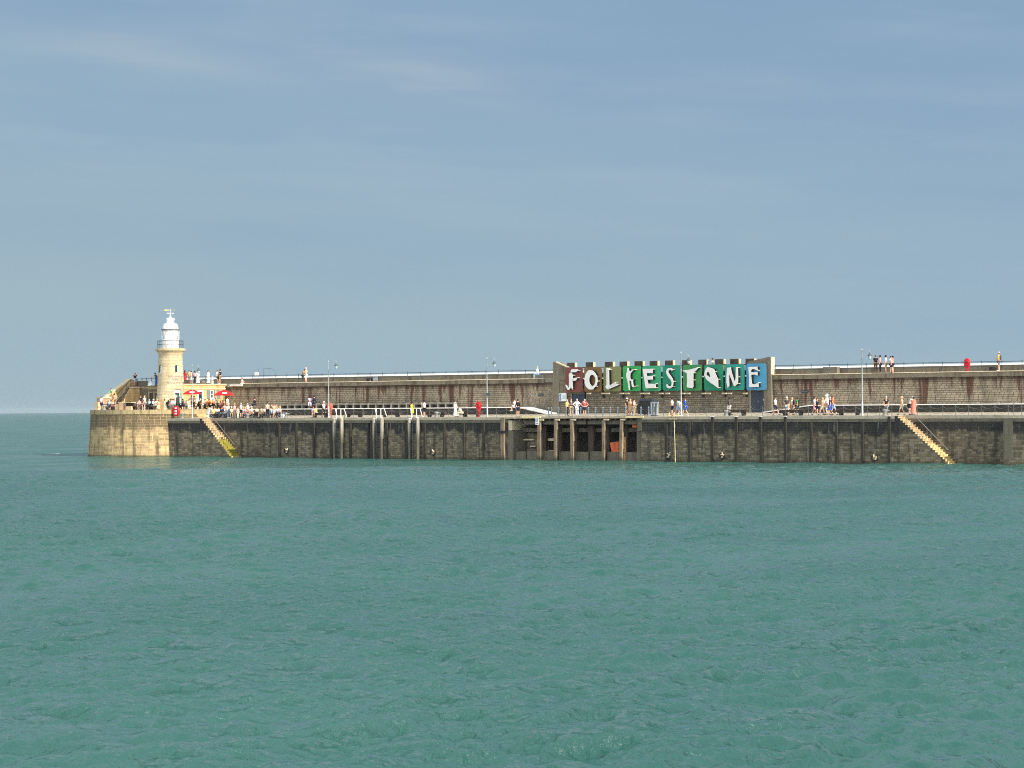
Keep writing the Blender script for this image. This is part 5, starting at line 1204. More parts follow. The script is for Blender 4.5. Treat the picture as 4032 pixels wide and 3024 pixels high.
CAMF, RT, LF, AW = 37, 95, -80, 200
S = 1.0
P_ = [
 # ---- terrace on the pier head
 (399, .3, 't', 'stand', AW, 1, 'white', 'snavy', 'short:auburn', '', 'person in white and pale blue shirt standing at the far left of the terrace'),
 (429, 2.6, 't', 'sit', AW, 1, 'lblue', 'snavy', 'short:silver', '', 'person in light blue shirt seated near the foot of the left staircase'),
 (438, 3.9, 7.2, 'stand', RT, .95, 'green', 'tkhaki', 'short:brown', '', 'person in bright green top on the left staircase'),
 (451, 4.2, 6.5, 'stand', AW, .95, 'peach', 'ttan', 'bob:dhair', '', 'person in pale peach top with dark hair on the lower stairs'),
 (446, 2.2, 't', 'sit', LF, .95, 'pink', 'spink', 'bob:blond', '', 'fair haired person in pink seated behind the left table'),
 (475, 3.6, 't', 'sit', AW, .95, 'grey', 'tblack', 'bob:dhair', '', 'dark haired person in grey seated left of the white shirted one'),
 (486, 3.4, 't', 'sit', CAMF, .98, 'white', 'tgrey', 'short:dhair', 'M', 'dark haired person in white shirt seated behind the pale counter'),
 (549, -1.1, 't', 'sit', CAMF, 1, 'pink', 'sblack', 'short:brown', 'W', 'bare legged person in pink top seated at the front edge of the terrace'),
 (567, -1.2, 't', 'sitlean', CAMF, 1, 'black', 'sblack', 'short:brown', 'W', 'bare legged person in black top leaning forward at the terrace edge'),
 (554, 1.8, 't', 'stand', AW, 1.06, 'navy', 'tnavy', 'short:brown', '', 'tall person in navy shirt standing behind the bare legged pair'),
 (569, 1.8, 't', 'stand', LF, 1.02, 'cream', 'tcream', 'long:blond', '', 'fair haired person in cream standing beside the tall navy one'),
 (587, .4, 't', 'sit', AW, .98, 'lblue', 'tjeans', 'short:silver', '', 'grey haired person in blue shirt seated with their back to the sea wall'),
 (602, .6, 't', 'sit', RT, .98, 'white', 'tkhaki', 'short:silver', 'cap:white', 'person in white with a white cap seated below the lighthouse'),
 (611, -.6, 't', 'sitlean', RT, 1.05, 'cream', 'tcream', 'bob:blond', '', 'person in pale cream top bending over a table below the lighthouse'),
 (624, .3, 't', 'sit', LF, .95, 'tan', 'tbrown', 'bob:brown', '', 'person in tan top seated left of the red topped one'),
 (636, .7, 't', 'sit', CAMF, .95, 'pink', 'spink', 'bob:auburn', '', 'auburn haired person in pale pink seated under the lighthouse tower'),
 (648, 1.2, 't', 'sit', CAMF, 1, 'red', 'sdenim', 'short:brown', '', 'person in vivid red top seated in front of the lighthouse'),
 (660, .2, 't', 'bend', RT, .95, '+navy', 'tnavy', 'long:auburn', '', 'red haired person in dark navy bending between pale stone blocks'),
 (678, 1., 't', 'sit', CAMF, 1, 'white', 'tgrey', 'short:dhair', '', 'dark haired person in white top seated left of the lighthouse door'),
 (686, 1.6, 't', 'sit', LF, 1, 'silver', 'tdgrey', 'short:brown', '', 'person in silver grey seated just left of the lighthouse door'),
 (722, 2.4, 't', 'sit', LF, 1.02, 'dgrey', 'tblack', 'bob:dhair', 'D', 'dark haired person in dark grey seated right of the lighthouse door'),
 (735, 3.3, 't', 'sitlean', RT, 1.02, 'white', 'twhite', 'short:brown', 'W', 'person in white leaning forward right of the lighthouse door'),
 (753, 4.6, 't', 'fold', CAMF, 1.02, 'white', 'tblack', 'short:dhair', '', 'waiter in white shirt and black trousers beside the slim lamp post'),
 (764, 5.0, 't', 'stand', AW, 1.0, 'white', 'tdgrey', 'short:brown', '', 'person in white shirt standing under the left red parasol'),
 (786, 5.6, 't', 'sit', RT, 1, 'yellow', 'tkhaki', 'short:silver', 'sunhat:cream', 'person in bright yellow top and cream sun hat under the left parasol'),
 (782, 5.2, 't', 'sitlean', AW, 1.05, '+black', 'tblack', 'short:brown', '', 'person in black jacket hunched over a table below the left parasol'),
 (808, 6.6, 't', 'sit', CAMF, 1, 'peach', 'tbrown', 'short:dhair', '', 'dark haired person in peach seated below the cafe window'),
 (822, 7.4, 't', 'sit', AW, 1, 'orange', 'ttan', 'bob:brown', '', 'person in dull orange seated below the right shutter'),
 (840, 8.2, 't', 'sit', LF, 1, 'salmon', 'tdenim', 'short:auburn', 'sunhat:cream', 'person in salmon top with cream sun hat at the cafe corner'),
 (856, 7.4, 5.8, 'lean', LF, 1, 'white', 'tgrey', 'short:silver', '', 'person in white leaning over a table left of the right parasol'),
 (868, 7.6, 5.8, 'sit', CAMF, .98, 'cream', 'ttan', 'bob:silver', '', 'pale haired person in cream seated below the right parasol'),
 (877, 7.4, 5.8, 'sit', CAMF, 1, 'salmon', 'tbrown', 'short:auburn', '', 'person in coral top seated at the right parasol pole'),
 (896, 7.2, 5.8, 'stand', RT, 1.0, 'white', 'twhite', 'short:brown', '', 'person in white shirt standing right of the right parasol pole'),
 # ---- upper level by the lighthouse
 (532, ax and 7.2, 'l', 'raise', CAMF, 1, 'black', 'swhite', 'bob:auburn', 'bag:black', 'person in black top with one arm raised on the upper level left of the lighthouse'),
 (618, 5.9, 'l', 'lean', LF, 1, 'dgrey', 'Droyal', 'bob:dhair', '', 'dark haired person in long blue skirt at the railing left of the tower'),
 (728, 9.2, 'r', 'stand', AW, 1.02, 'red', 'dred', 'long:dhair', 'D', 'person in red dress with long dark hair right of the tower'),
 (745, 9.4, 'r', 'stand', CAMF, 1.02, 'tan', 'tgrey', 'short:brown', '', 'person in tan top standing beside the one in the red dress'),
 (753, 9.8, 'r', 'stand', LF, .96, 'cream', 'dcream', 'short:dhair', '', 'dark haired person in cream leaning at the cafe roof railing'),
 (767, 10., 'r', 'fold', LF, .96, 'pink', 'tblack', 'bob:dhair', '', 'dark haired person in pink and black on the cafe roof'),
 (778, 10.2, 'r', 'stand', AW, 1, '+white', 'Dwhite', 'short:dhair', '', 'person in long white dress on the cafe roof'),
 (820, 11.6, 'r', 'stand', RT, 1, '+white', 'Dwhite', 'short:dhair', 'bag:black pack:dgrey', 'person in white outfit with a black bag on the cafe roof'),
 (857, 13.2, 'u', 'stand', RT, 1.04, 'white', 'snavy', 'bob:auburn', 'W', 'red haired person in white top at the promenade edge beside the cafe'),
 (867, 13.3, 'u', 'fold', LF, 1.08, 'black', 'skhaki', 'short:dhair', 'W', 'person in black top and khaki shorts at the promenade edge beside the cafe'),
 (953, 14.0, 8.9, 'sit', RT, .95, 'pink', 'twhite', 'short:auburn', '', 'person sitting low behind the pale ledge on the promenade'),
 # ---- quayside tables
 (820, 1.6, 'q', 'bend', RT, 1, '+white', 'twhite', 'short:silver', 'W', 'person in white stooping at the top of the left steps'),
 (834, 2.4, 'q', 'sit', RT, 1, 'pink', 'twhite', 'short:brown', '', 'person in pale pink seated at the first quayside table'),
 (842, 2., 'q', 'sit', AW, 1, 'lemon', 'ttan', 'short:brown', '', 'person in pale yellow seated with their back to the water'),
 (873, 2., 'q', 'sit', AW, 1.08, '+navy', 'tgrey', 'short:auburn', '', 'orange haired person in dark navy seated at a quayside table'),
 (899, 1.6, 'q', 'stand', RT, 1.02, '+cream', 'tdenim', 'short:silver', 'W', 'person in cream jacket and pale jeans standing among the tables'),
 (924, 1.6, 'q', 'stand', LF, 1.0, '+pink', 'ttan', 'short:blond', 'sunhat:tan', 'person in pink top and tan trousers with a straw hat'),
 (937, 1.4, 'q', 'stand', CAMF, .72, 'paleg', 'tpaleg', 'bob:blond', 'W', 'child in pale green clothes among the quayside tables'),
 (949, 1.8, 'q', 'fold', LF, 1.04, 'lilac', 'sblack', 'short:silver', '', 'person in lilac shirt and black shorts standing by a quayside table'),
 (967, 2., 'q', 'sit', LF, 1.02, 'pink', 'tpink', 'long:blond', '', 'person with long fair hair and pink top seated on the quay'),
 (982, 2.2, 'q', 'sit', LF, 1, 'pink', 'ttan', 'short:silver', 'cap:white', 'person in pink with white cap seated at the middle quayside table'),
 (993, 1.8, 'q', 'sit', LF, 1.06, 'white', 'ttan', 'short:silver', 'cap:white', 'person in white shirt and white cap seated with back to the bollard'),
 (1005, 12.8, 6.02, 'sit', LF, 1.1, '+black', 'tnavy', 'short:dhair', 'cap:black', 'person in black with dark cap seated far back against the promenade wall'),
 (1019, 1.8, 'q', 'sit', RT, .9, 'tan', 'tnavy', 'bob:brown', '', 'person in tan seated at the right hand quayside table'),
 (1033, 1.8, 'q', 'sit', LF, 1.04, 'cream', 'stan', 'short:brown', '', 'person in cream shirt and tan shorts seated left of the print shirt'),
 (1053, 1.8, 'q', 'stand', AW, 1.08, 'cream', 'tblack', 'short:dhair', '', 'broad person in cream T-shirt and black trousers standing with back turned'),
 (1079, 1.6, 'q', 'headhands', CAMF, .96, 'peach', 'swhite', 'bob:auburn', 'W', 'person in tan top and white shorts with hands behind head'),
 (1095, 1.8, 'q', 'sit', AW, 1.04, 'lilac', 'sblack', 'short:auburn', 'W', 'person in pale lilac shirt seated at the last quayside table'),
 (1104, 2.2, 'q', 'sit', LF, 1.04, 'peach', 'tgrey', 'bob:blond', '', 'fair haired person seated behind the lilac shirt'),
 (860, 2.6, 'q', 'sit', CAMF, 1, 'white', 'tdenim', 'short:brown', '', 'person in white seated facing the water at the table nearest the left steps'),
 (885, 3.4, 'q', 'stand', CAMF, 1, 'pink', 'twhite', 'bob:brown', '', 'person in pink and white standing behind the navy jacket'),
 (912, 3., 'q', 'sit', CAMF, 1, 'cream', 'tkhaki', 'short:brown', 'cap:white', 'person in cream with white cap seated between the cream jacket and straw hat'),
 (958, 3.4, 'q', 'sit', CAMF, 1, 'white', 'tdenim', 'bob:blond', '', 'fair haired person in white seated behind the lilac shirt and black shorts'),
 (975, 3.6, 'q', 'stand', LF, 1, 'white', 'tkhaki', 'short:silver', '', 'grey haired person in white standing behind the middle quayside table'),
 (1012, 3., 'q', 'sit', CAMF, 1, 'cream', 'tgrey', 'bob:brown', '', 'person in cream seated facing the water left of the tan top'),
 (1044, 3.2, 'q', 'sit', CAMF, 1, 'white', 'tdenim', 'bob:auburn', '', 'auburn haired person in white seated behind the broad standing figure'),
 (1068, 2.6, 'q', 'sit', LF, 1, 'lblue', 'sdenim', 'short:brown', '', 'person in light blue seated between the broad figure and raised arms'),
 (1088, 3.2, 'q', 'sit', RT, 1, 'white', 'tkhaki', 'short:silver', '', 'silver haired person in white seated right of the raised arms'),
 (932, 3.6, 'q', 'sit', RT, 1, 'coral', 'tdenim', 'short:brown', '', 'person in coral red seated behind the child in pale green'),
 (892, 1.9, 'q', 'sit', LF, 1, 'white', 'tgrey', 'short:silver', '', 'silver haired person in white seated left of the cream jacket'),
 (848, 3.4, 'q', 'sit', RT, 1, 'white', 'tdenim', 'short:dhair', '', 'dark haired person in white seated at the back of the first table'),
 # ---- left quay and promenade
 (1192, 13.6, 'u', 'lean', RT, 1.0, 'khaki', 'tdgrey', 'short:brown', 'M', 'person in drab shirt embracing another at the promenade railing'),
 (1205, 13.2, 'u', 'fold', LF, 1.06, 'peach', 'swhite', 'short:silver', 'cap:pink bag:dgrey', 'sunburnt person in white shorts and pink cap at the promenade railing'),
 (1221, 13.3, 6.2, 'sit', CAMF, 1.08, 'lilac', 'tlilac', 'short:dhair', 'D', 'dark haired person in pale shirt sitting on the concrete wall seats'),
 (1239, 13.3, 6.2, 'sit', LF, 1.08, '+black', 'tnavy', 'short:dhair', 'cap:black pack:navy', 'person in black with a big navy backpack on the concrete wall seats'),
 (1234, 1.3, 'q', 'sit', CAMF, 1.0, 'silver', 'stan', 'short:auburn', '', 'person in grey top seated on the quay bench near the lamp post'),
 (1245, 1.6, 'q', 'sit', LF, 1.0, 'lemon', 'twhite', 'short:brown', '', 'person in pale yellow seated on the quay bench near the lamp post'),
 (1275, 2.2, 'q', 'walk', RT, 1.08, 'white', 'snavy', 'long:blond', 'cap:white', 'person with long fair hair, white top and navy shorts walking past the lamp post'),
 (1622, 1.0, 'q', 'stand', RT, 1.0, 'yellow', 'dyellow', 'bob:dhair', 'M', 'dark haired person in short yellow dress by the right access ladder'),
 (1671, 1.4, 'q', 'phone', LF, 1.1, 'white', 'sblack', 'short:dhair', 'W', 'person in white T-shirt and black shorts looking at a phone'),
 (1793, 1.2, 'q', 'fold', RT, 1.0, '+white', 'Dwhite', 'long:white', '', 'person in long white robe and white headscarf on the quay'),
 (1818, 1.6, 'q', 'sitlean', LF, .98, '+cream', 'tcream', 'short:brown', '', 'person in cream sitting bent forward on the bench by the robed one'),
 (2028, 10.6, 5.56, 'sit', LF, 1.04, 'white', 'swhite', 'short:brown', 'W', 'pale person in white sitting on the platform edge with legs hanging'),
 (2039, 1.6, 'q', 'stand', AW, 1.12, '+black', 'snavy', 'short:dhair', '', 'person in black jacket and shorts standing in front of the platform edge'),
 (2118, 13.2, 'u', 'sit', LF, 1.08, 'white', 'tlblue', 'short:silver', 'W', 'person in white shirt and pale blue trousers perched by the bastion railing'),
 # ---- below the sign
 (2233, 3.6, 'q', 'stand', RT, 1.05, 'lemon', 'tblack', 'short:silver', '', 'person in pale yellow shirt and dark trousers below the dark red panel'),
 (2249, 2.2, 'q', 'fold', CAMF, 1.14, 'dgrey', 'skhaki', 'short:auburn', '', 'bearded person in dark grey T-shirt and khaki shorts below the red panel'),
 (2272, 2.4, 'q', 'hips', AW, 1.1, '+white', 'twhite', 'short:silver', '', 'person in white shirt and white trousers by the left navy door'),
 (2302, 2.6, 'q', 'hips', CAMF, 1.08, 'coral', 'snavy', 'short:silver', '', 'person in coral red polo shirt and navy shorts by the left navy door'),
 (2469, 2.6, 'q', 'stand', RT, 1.1, 'black', 'sdenim', 'short:dhair', 'cap:white bag:white', 'person in black top and denim shorts with a white bag'),
 (2482, 2.6, 'q', 'stand', CAMF, 1.06, 'tan', 'dtan', 'bob:blond', '', 'blonde person in short tan dress between two friends'),
 (2497, 2.4, 'q', 'fold', RT, 1.06, 'pink', 'skhaki', 'short:dhair', 'pack:black', 'person in pink top with black backpack facing the blonde'),
 (2646, 2.6, 'q', 'stand', LF, 1.1, 'white', 'snavy', 'short:dhair', 'bag:dgrey', 'person in white T-shirt and navy shorts above the yellow ladder'),
 (2670, 2.4, 'q', 'walk', LF, 1.06, 'lblue', 'slblue', 'bob:dhair', 'pack:white', 'person in pale blue shirt with a white backpack left of the sign lamp post'),
 (2699, 2.2, 'q', 'walk', LF, 1.1, '+blue', 'sblue', 'short:brown', 'pack:dgrey W', 'person in bright blue shirt with dark backpack right of the sign lamp post'),
 (2871, 4.0, 'q', 'walk', LF, 1.06, 'dgrey', 'swhite', 'short:dhair', 'D', 'dark haired person in dark grey top and white shorts below the teal panel'),
 (2806, 13.4, 'u', 'stand', LF, 1.1, 'white', 'sgrey', 'short:auburn', 'cap:navy', 'person in dark cap glimpsed between battlement blocks above the sign'),
 # ---- right quay
 (3053, 2.2, 'q', 'walk', RT, 1.1, 'white', 'snavy', 'short:brown', 'pack:black', 'person in white shirt with black backpack walking past the right navy door'),
 (3099, 4., 'q', 'stand', AW, 1.06, 'dgrey', 'slblue', 'short:silver', 'cap:white', 'person in dark top and white cap at the right ramp'),
 (3105, 3., 'q', 'stand', LF, .78, 'peach', 'swhite', 'bob:brown', '', 'child in peach top beside the white capped person at the ramp'),
 (3119, 3.4, 'q', 'walk', LF, 1.04, 'cream', 'skhaki', 'bob:blond', 'pack:black', 'blonde person in cream top with black backpack at the right ramp'),
 (3139, 3.2, 'q', 'walk', LF, 1.06, 'green', 'sblack', 'bob:dhair', 'pack:black', 'dark haired person in green top with a black bag at the right ramp'),
 (3208, 3.4, 'q', 'walk', RT, 1.08, 'lilac', 'dpink', 'long:dhair', '', 'person in lilac top with long dark hair at the left of the walking group'),
 (3217, 2., 'q', 'walk', RT, 1.02, '+black', 'snavy', 'short:brown', 'W', 'person in black jacket and navy shorts at the front of the walking group'),
 (3239, 2., 'q', 'walk', LF, 1.04, 'peach', 'scream', 'bob:blond', 'pack:silver', 'fair person in peach with grey backpack in the middle of the walking group'),
 (3253, 2.8, 'q', 'walk', RT, 1.14, 'cream', 'scream', 'short:blond', 'cap:white', 'tall person in cream in the middle of the walking group'),
 (3257, 4.2, 'q', 'stand', LF, 1.2, '+white', 'twhite', 'short:white', 'sunhat:white', 'very tall person in white sun hat behind the walking group'),
 (3268, 2.2, 'q', 'walk', LF, 1.06, 'navy', 'droyal', 'short:silver', '', 'person in navy top and royal blue skirt in the walking group'),
 (3280, 2.6, 'q', 'walk', RT, 1.12, 'orange', 'slblue', 'short:auburn', '', 'person in bright orange top and pale blue shorts in the walking group'),
 (3489, 1.6, 'q', 'walk', CAMF, 1.08, 'black', 'tgrey', 'short:silver', 'cap:silver', 'person in black T-shirt and pale cap beside the right bollard'),
 (3551, 2.4, 'q', 'walk', LF, 1.04, 'peach', 'swhite', 'short:silver', 'sunhat:peach bag:gold', 'person in peach top, white shorts and sun hat with a yellow bag'),
 (3581, 2.6, 'q', 'lean', RT, 1.12, 'white', 'sblack', 'short:silver', '', 'person in white shirt leaning over at the top of the right steps'),
 (3597, 2.2, 'q', 'stand', AW, 1.04, 'salmon', 'Dsalmon', 'bob:dhair', '', 'dark haired person in long coral dress at the top of the right steps'),
 # ---- right promenade
 (3448, 13.9, 'u', 'stand', AW, 1.08, 'black', 'tbrown', 'short:brown', 'pack:black', 'person in black T-shirt with backpack and brown trousers at the promenade railing'),
 (3466, 13.9, 'u', 'stand', LF, 1.04, 'pink', 'tnavy', 'short:dhair', 'cap:black', 'person in pink and black top with dark cap at the promenade railing'),
 (3488, 13.9, 'u', 'stand', LF, 1.04, 'white', 'skhaki', 'short:dhair', 'cap:black', 'person in white top, khaki shorts and dark cap at the promenade railing'),
 (3507, 14.1, 'u', 'stand', RT, 1.0, 'white', 'snavy', 'short:dhair', '', 'dark haired person in white behind the coral top on the promenade'),
 (3515, 13.8, 'u', 'stand', LF, 1.02, 'salmon', 'snavy', 'bob:dhair', '', 'dark haired person in coral top and navy shorts on the right promenade'),
 (3933, 13.7, 'u', 'fold', LF, 1.1, 'gold', 'sgrey', 'short:auburn', 'cap:pink pack:dgrey W', 'person in yellow top with pink cap and dark backpack on the right promenade'),
]
for a in P_: person(*a)
for a in P_:
    if a[3].startswith('sit') and (a[2] in ('t', 'q') or a[2] == 5.8) and a[0] not in (1234, 1245, 1818):
        d = a[10].split(' seated')[0].split(' leaning')[0].split(' bending')[0].split(' hunched')[0].split(' at the')[0]; d = ' '.join(d.split()[:12])
        stool_at(a[0], a[1], a[2], 'dark stool under the '+d)
tag(MB().box(ax(2110, 13.25, 9.6), ax(2128, 13.25, 9.6), 13.9, 14.35, ZT-.02, ZT+.4).build('promenade_block', M_bench), 'low concrete block under the white shirted sitter by the bastion', 'concrete block')

# ------------------------------------------------------------------ cafe furniture
tproto = None
tabs = [(417, 1.9, 't', 'picnic table at the far left of the terrace'), (452, .9, 't', 'picnic table in front of the left staircase'), (530, .2, 't', 'picnic table left of the bare legged pair'), (596, .4, 't', 'picnic table below the left side of the lighthouse'), (640, 1.2, 't', 'picnic table directly below the lighthouse tower'), (690, 2.4, 't', 'picnic table left of the lighthouse door'), (712, 3.4, 't', 'picnic table right of the lighthouse door'), (770, 5.4, 't', 'picnic table under the left red parasol'), (808, 7., 't', 'picnic table below the cafe window'), (828, 8., 't', 'picnic table at the corner of the cafe'), (878, 6.8, 5.8, 'picnic table under the right red parasol'),
        (855, 2.6, 'q', 'quayside table nearest the left steps'), (888, 2.8, 'q', 'quayside table in front of the right parasol'), (958, 2.6, 'q', 'quayside table behind the lilac shirt'), (983, 3.0, 'q', 'quayside table between the two white caps'), (1024, 2.6, 'q', 'quayside table left of the print shirt'), (1100, 3.0, 'q', 'last quayside table at the right end')]
for px, Y, l, lab in tabs:
    z = LV[l](Y) if isinstance(l, str) else l; X = ax(px, Y, z+.6)
    if tproto is None:
        tproto = o = empty('picnic_table', (0, 0, 0), 'x', 'table', 'dark picnic tables of the cafe')
        MB().box(-.9, .9, -.36, .36, .7, .76).build('table_top', M_wood, o, bevel=.012)
        for s in (-1, 1): MB().box(-.9, .9, s*.7-.13, s*.7+.13, .42, .47).build('bench', M_wood, o, bevel=.012)
        for s in (-.6, .6): 
            m = MB()
            for q in (-1, 1): m.hexa([(s-.04, q*.62-.05, 0), (s+.04, q*.62-.05, 0), (s+.04, q*.62+.05, 0), (s-.04, q*.62+.05, 0)], [(s-.04, q*.22-.05, .7), (s+.04, q*.22-.05, .7), (s+.04, q*.22+.05, .7), (s-.04, q*.22+.05, .7)])
            m.box(s+.041, s+.09, -.82, .82, .34, .419); m.build('leg_frame', M_wood, o)
    else: o = copy_tree(tproto)
    o.location = (X, Y, z); o.rotation_euler.z = R(random.uniform(-12, 12)) if l != 'q' else 0; o['label'] = 'dark '+lab
# pale stone blocks and counter along the terrace edge
M_block = stone('pale_block_stone', lin(232, 208, 170), lin(220, 192, 152), lin(190, 164, 126), 2., .9, .006, stain=lin(190, 150, 110), bump=.2)
for x, Y, w, h, l in ((384, .6, .5, 1.05, 'pale stone block at the far left tip of the terrace'), (464, -.4, .55, .75, 'squat pale stone block beside the pale counter'), (622, -.3, .5, 1.0, 'narrow pale stone block below the lighthouse'), (641, .1, 1.1, 1.1, 'broad pale stone block below the lighthouse'), (677, 1.4, .5, 1.0, 'narrow pale stone block right of the navy bending figure'), (740, 3.4, .42, 1.2, 'narrow pale stone block right of the lighthouse door')):
    o = MB().box(-w/2, w/2, -.25, .25, 0, h).build('stone_block', M_block, bevel=.03, loc=(ax(x, Y, 6.4), Y, ZTER)); tag(o, l, 'stone block', 'pale stone blocks on the terrace')
X0, X1 = ax(467, -.9, 6.8), ax(517, -.9, 6.8); ct = empty('serving_counter', (X0, -.9, ZTER), 'pale timber counter with overhanging top on the terrace edge', 'counter'); L = X1-X0
MB().box(-.05, L+.05, -.1, .75, .92, 1.0).build('top', M_pale, ct); MB().box(0, L*.36, 0, .6, 0, .92).build('end_panel', M_block, ct); MB().box(L*.36+.01, L*.95, .5, .6, 0, .92).build('back_panel', M_wood, ct); MB().box(L*.5, L*.95, .05, .35, 0, .45).build('crate', M_block, ct)
o = tag(MB().box(0, ax(548, 2.6, 6.8)-ax(510, 2.6, 6.8), 0, 1., 0, .95).build('green_counter', paint(lin(96, 112, 104), .6, .1), loc=(ax(510, 2.6, 6.8), 2.6, ZTER)), 'grey green box counter in front of the shaded wing', 'counter')
MB().box(-.06, ax(548, 2.6, 6.8)-ax(510, 2.6, 6.8)+.06, -.06, 1.06, .952, 1.02).build('lid', paint(lin(150, 178, 166), .5, .1), o)
b0 = MB().ball((0, 0, .3), .75, (1, .8, .75), 14).build('grey_boulder', M_bench, loc=(ax(533, .8, 6.4), 1.1, ZTER), smooth=True); tag(b0, 'rounded grey boulder beside the green counter', 'boulder')
b1 = MB().ball((0, 0, .2), .85, (1, .8, .62), 14).build('grey_mound', M_bench, loc=(ax(803, 11.8, 9.6), 11.8, ZR_), smooth=True); tag(b1, 'dark grey covered mound on the cafe roof', 'covered mound')
tag(MB().box(-.14, .14, -.1, .1, 0, 1.05).build('white_board', M_whitep, loc=(ax(835, 12.2, 9.8), 12.2, ZR_)), 'narrow white upright board on the cafe roof', 'board')
m = MB(); m.prism([(-.45, 0, 0), (.45, 0, 0), (.25, 0, .62), (.05, 0, .62)], (0, .06, 0)); tag(m.build('white_sign_board', M_whitep, loc=(ax(590, 6.3, 9.2), 6.3, ZLO)), 'white folding board leaning by the railing left of the tower', 'board')
bproto2 = copy_tree(bp); bproto2.location = (ax(410, -.2, 6.3), -.2, ZTER); bproto2['label'] = 'grey mooring bollard at the left edge of the pier head'; bproto2.scale = (.8, .8, .8)
hx = [hp(0, 0)]
def rimfence(pxs, label):
    cpx = 613.; P = []
    for v in pxs:
        an = R(-44.2)+math.asin((v-cpx)/30.3/(RH-.75)); P.append(HCN+Vector((math.cos(an), math.sin(an), 0))*(RH-.75))
    o = empty('chain_fence', (P[0].x, P[0].y, ZTER), label, 'chain fence', 'chain fences at the quay edge'); B0 = P[0]
    for q in P: MB().lathe([(.05, 0), (.03, .05), (.03, .92), (.045, .95), (.004, 1.0)], n=8).build('post', M_post2, o, loc=q-B0)
    c = MB()
    for a, b in zip(P, P[1:]): c.tube([(a-B0)*(1-k/8)+(b-B0)*(k/8)+Vector((0, 0, .85-.3*(1-(k/4-1)**2))) for k in range(9)], .02, 5)
    c.build('chain', M_chain, o)
rimfence((429, 462, 498), 'thin chain fence on the left rim of the pier head'); rimfence((573, 618, 660), 'thin chain fence on the right rim of the pier head')
# raised boards behind the quayside tables
tag(MB().box(ax(826, 6.4, 5.5), ax(912, 6.4, 5.5), 6.3, 10.9, 4.9, 5.8).build('raised_seating_deck', M_wood), 'dark raised timber seating deck under the right red parasol', 'seating deck')
# parasols
def parasol(px, Y, z, ytop, ybot, xl, xr, label, patch):
    X = ax(px, Y, z+2); o = empty('parasol', (X, Y, z), label, 'parasol', 'red cafe parasols')
    zt = at(px, ytop, Y).z-z; zb = at(px, ybot, Y).z-z; r = (xr-xl)/2/29.4/.97
    MB().tube([(0, 0, 0), (0, 0, zt+.06)], .035).build('pole', M_wood, o); MB().lathe([(.3, 0), (.3, .06), (.06, .1), (.05, .25)], n=16).build('base', M_steel, o)
    m = MB(); n = 8; rings = []
    for rr_, zz in ((r, zb), (r*.66, zb+(zt-zb)*.45), (r*.3, zb+(zt-zb)*.82), (.02, zt)):
        rings.append([m.bm.verts.new((rr_*math.cos(.39+k*math.pi/4), rr_*math.sin(.39+k*math.pi/4), zz)) for k in range(n)])
    for a, b in zip(rings, rings[1:]):
        for k in range(n): m.bm.faces.new((a[k], a[(k+1) % n], b[(k+1) % n], b[k]))
    val = [m.bm.verts.new((v.co.x*.99, v.co.y*.99, zb-.1)) for v in rings[0]]
    for k in range(n): m.bm.faces.new((val[k], val[(k+1) % n], rings[0][(k+1) % n], rings[0][k]))
    cn = m.build('canopy', paint(lin(226, 22, 34), .6, .06), o)
    # white printed panel on the panel facing the water
    a = R(-45); c_, s_ = math.cos(a), math.sin(a); e = Vector((-s_, c_, 0)); dv = Vector((c_, s_, 0)); slope = (zt-zb)*.45/(r*.34)*.98
    q = MB(); P0 = lambda u, v: dv*(r*.93*(.985)-v)*.99+e*u+Vector((0, 0, zb+.05+v*slope+.012))
    pts = [P0(-.3+patch, .1), P0(.3+patch, .1), P0(.3+patch, .34), P0(-.3+patch, .34)]
    q.hexa(pts, [p+Vector((0, 0, .008)) for p in pts]); q.build('printed_panel', M_whitep, cn)
    rb = MB()
    for k in range(n): v = .39+k*math.pi/4; rb.tube([(0, 0, zt-.1), (r*.97*math.cos(v), r*.97*math.sin(v), zb-.02)], .012, 5)
    rb.build('ribs', M_wood, o)
parasol(756, 4.2, ZTER, 1533, 1550, 719, 793, 'left red parasol with white print in front of the sunlit cafe', 0.)
parasol(881, 7.2, 5.8, 1535, 1554, 852, 931, 'right red parasol with white print in front of the dark promenade wall', .1)
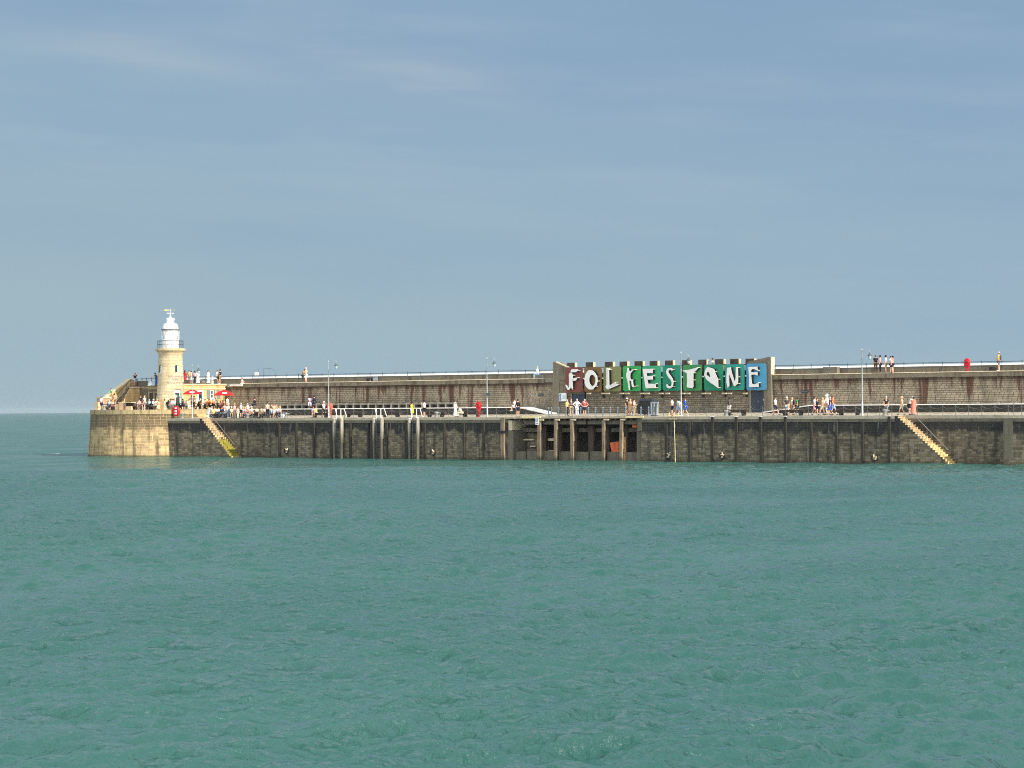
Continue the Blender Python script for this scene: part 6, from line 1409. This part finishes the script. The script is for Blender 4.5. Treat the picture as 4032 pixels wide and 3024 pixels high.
# upper odds and ends on the promenade
sg = empty('white_sign', (ax(1010, 14.2, 10), 14.2, ZT), 'small white square sign on a frame behind the promenade railing', 'sign'); a = at(1010, 1480, 14.2).z-ZT; b = at(1010, 1465, 14.2).z-ZT
MB().box(-.32, .32, -.03, .03, a, b).build('panel', M_whitep, sg); 
for s in (-.36, .36): MB().tube([(s, .05, 0), (s, .05, b+.25+.2*(s > 0))], .018).build('post', M_rail, sg)
hoop = empty('hoop_frame', (ax(1039, 14.5, 10), 14.5, ZT), 'thin curved metal frame behind the promenade railing', 'metal frame'); L = ax(1087, 14.5, 10)-ax(1039, 14.5, 10)
h_ = MB(); h_.tube([(0, 0, 0), (0, 0, 1.95)], .028); h_.tube([(L*.5, 0, .3), (L*.5, 0, 1.9)], .014); h_.tube([(.1, 0, 1.9)]+[(L*.5+L*.5*math.sin(R(k*10)), 0, .9+1.0*math.cos(R(k*10))) for k in range(10)]+[(L, 0, .3)], .016); h_.build('frame', M_rail, hoop)
for x, w, l in ((3274, .9, 'brown grey box against the sea parapet right of the bastion'), (1454, .16, 'small dark box against the sea parapet above the access ladders'), (3907, .2, 'small dark box against the sea parapet near the yellow top')):
    tag(MB().box(-w, w, -.35, .35, 0, .78 if w > .5 else .45).build('promenade_box', M_grey if w > .5 else M_black, loc=(ax(x, 16.7, 9.8), 16.7, ZT)), l, 'box', 'boxes against the sea parapet')
tag(MB().box(-.35, .35, -.03, .03, .1, .72).build('pale_notice', M_lamp, loc=(ax(1478, 16.9, 9.8), 16.9, ZT)), 'pale grey notice on the sea parapet above the access ladders', 'notice')
tb = MB(); tb.box(-.22, .22, -.14, .14, 0, .5); tb.tube([(-.14, 0, .5), (-.1, 0, .72), (.1, 0, .72), (.14, 0, .5)], .02); tag(tb.build('tote_bag', C('white'), bevel=.04, loc=(ax(1113, 1.5, 5.2), 1.5, zdeck(1.5))), 'white tote bag standing on the quay right of the tables', 'bag')

# ------------------------------------------------------------------ summer haze over the water
def haze():
    m = bpy.data.materials.new('haze_air'); m.use_nodes = True; nt = m.node_tree; nt.nodes.clear()
    out = nt.nodes.new('ShaderNodeOutputMaterial'); v = nt.nodes.new('ShaderNodeVolumePrincipled'); v.inputs['Color'].default_value = (.86, .95, 1., 1); v.inputs['Density'].default_value = HAZE_D; v.inputs['Anisotropy'].default_value = .2
    nt.links.new(v.outputs[0], out.inputs['Volume'])
    mb = MB(); mb.box(-9000, 9200, -9200, 9000, -2.5, 21.); o = mb.build('haze', m); o['kind'] = 'stuff'
HAZE_D = .000035
haze()
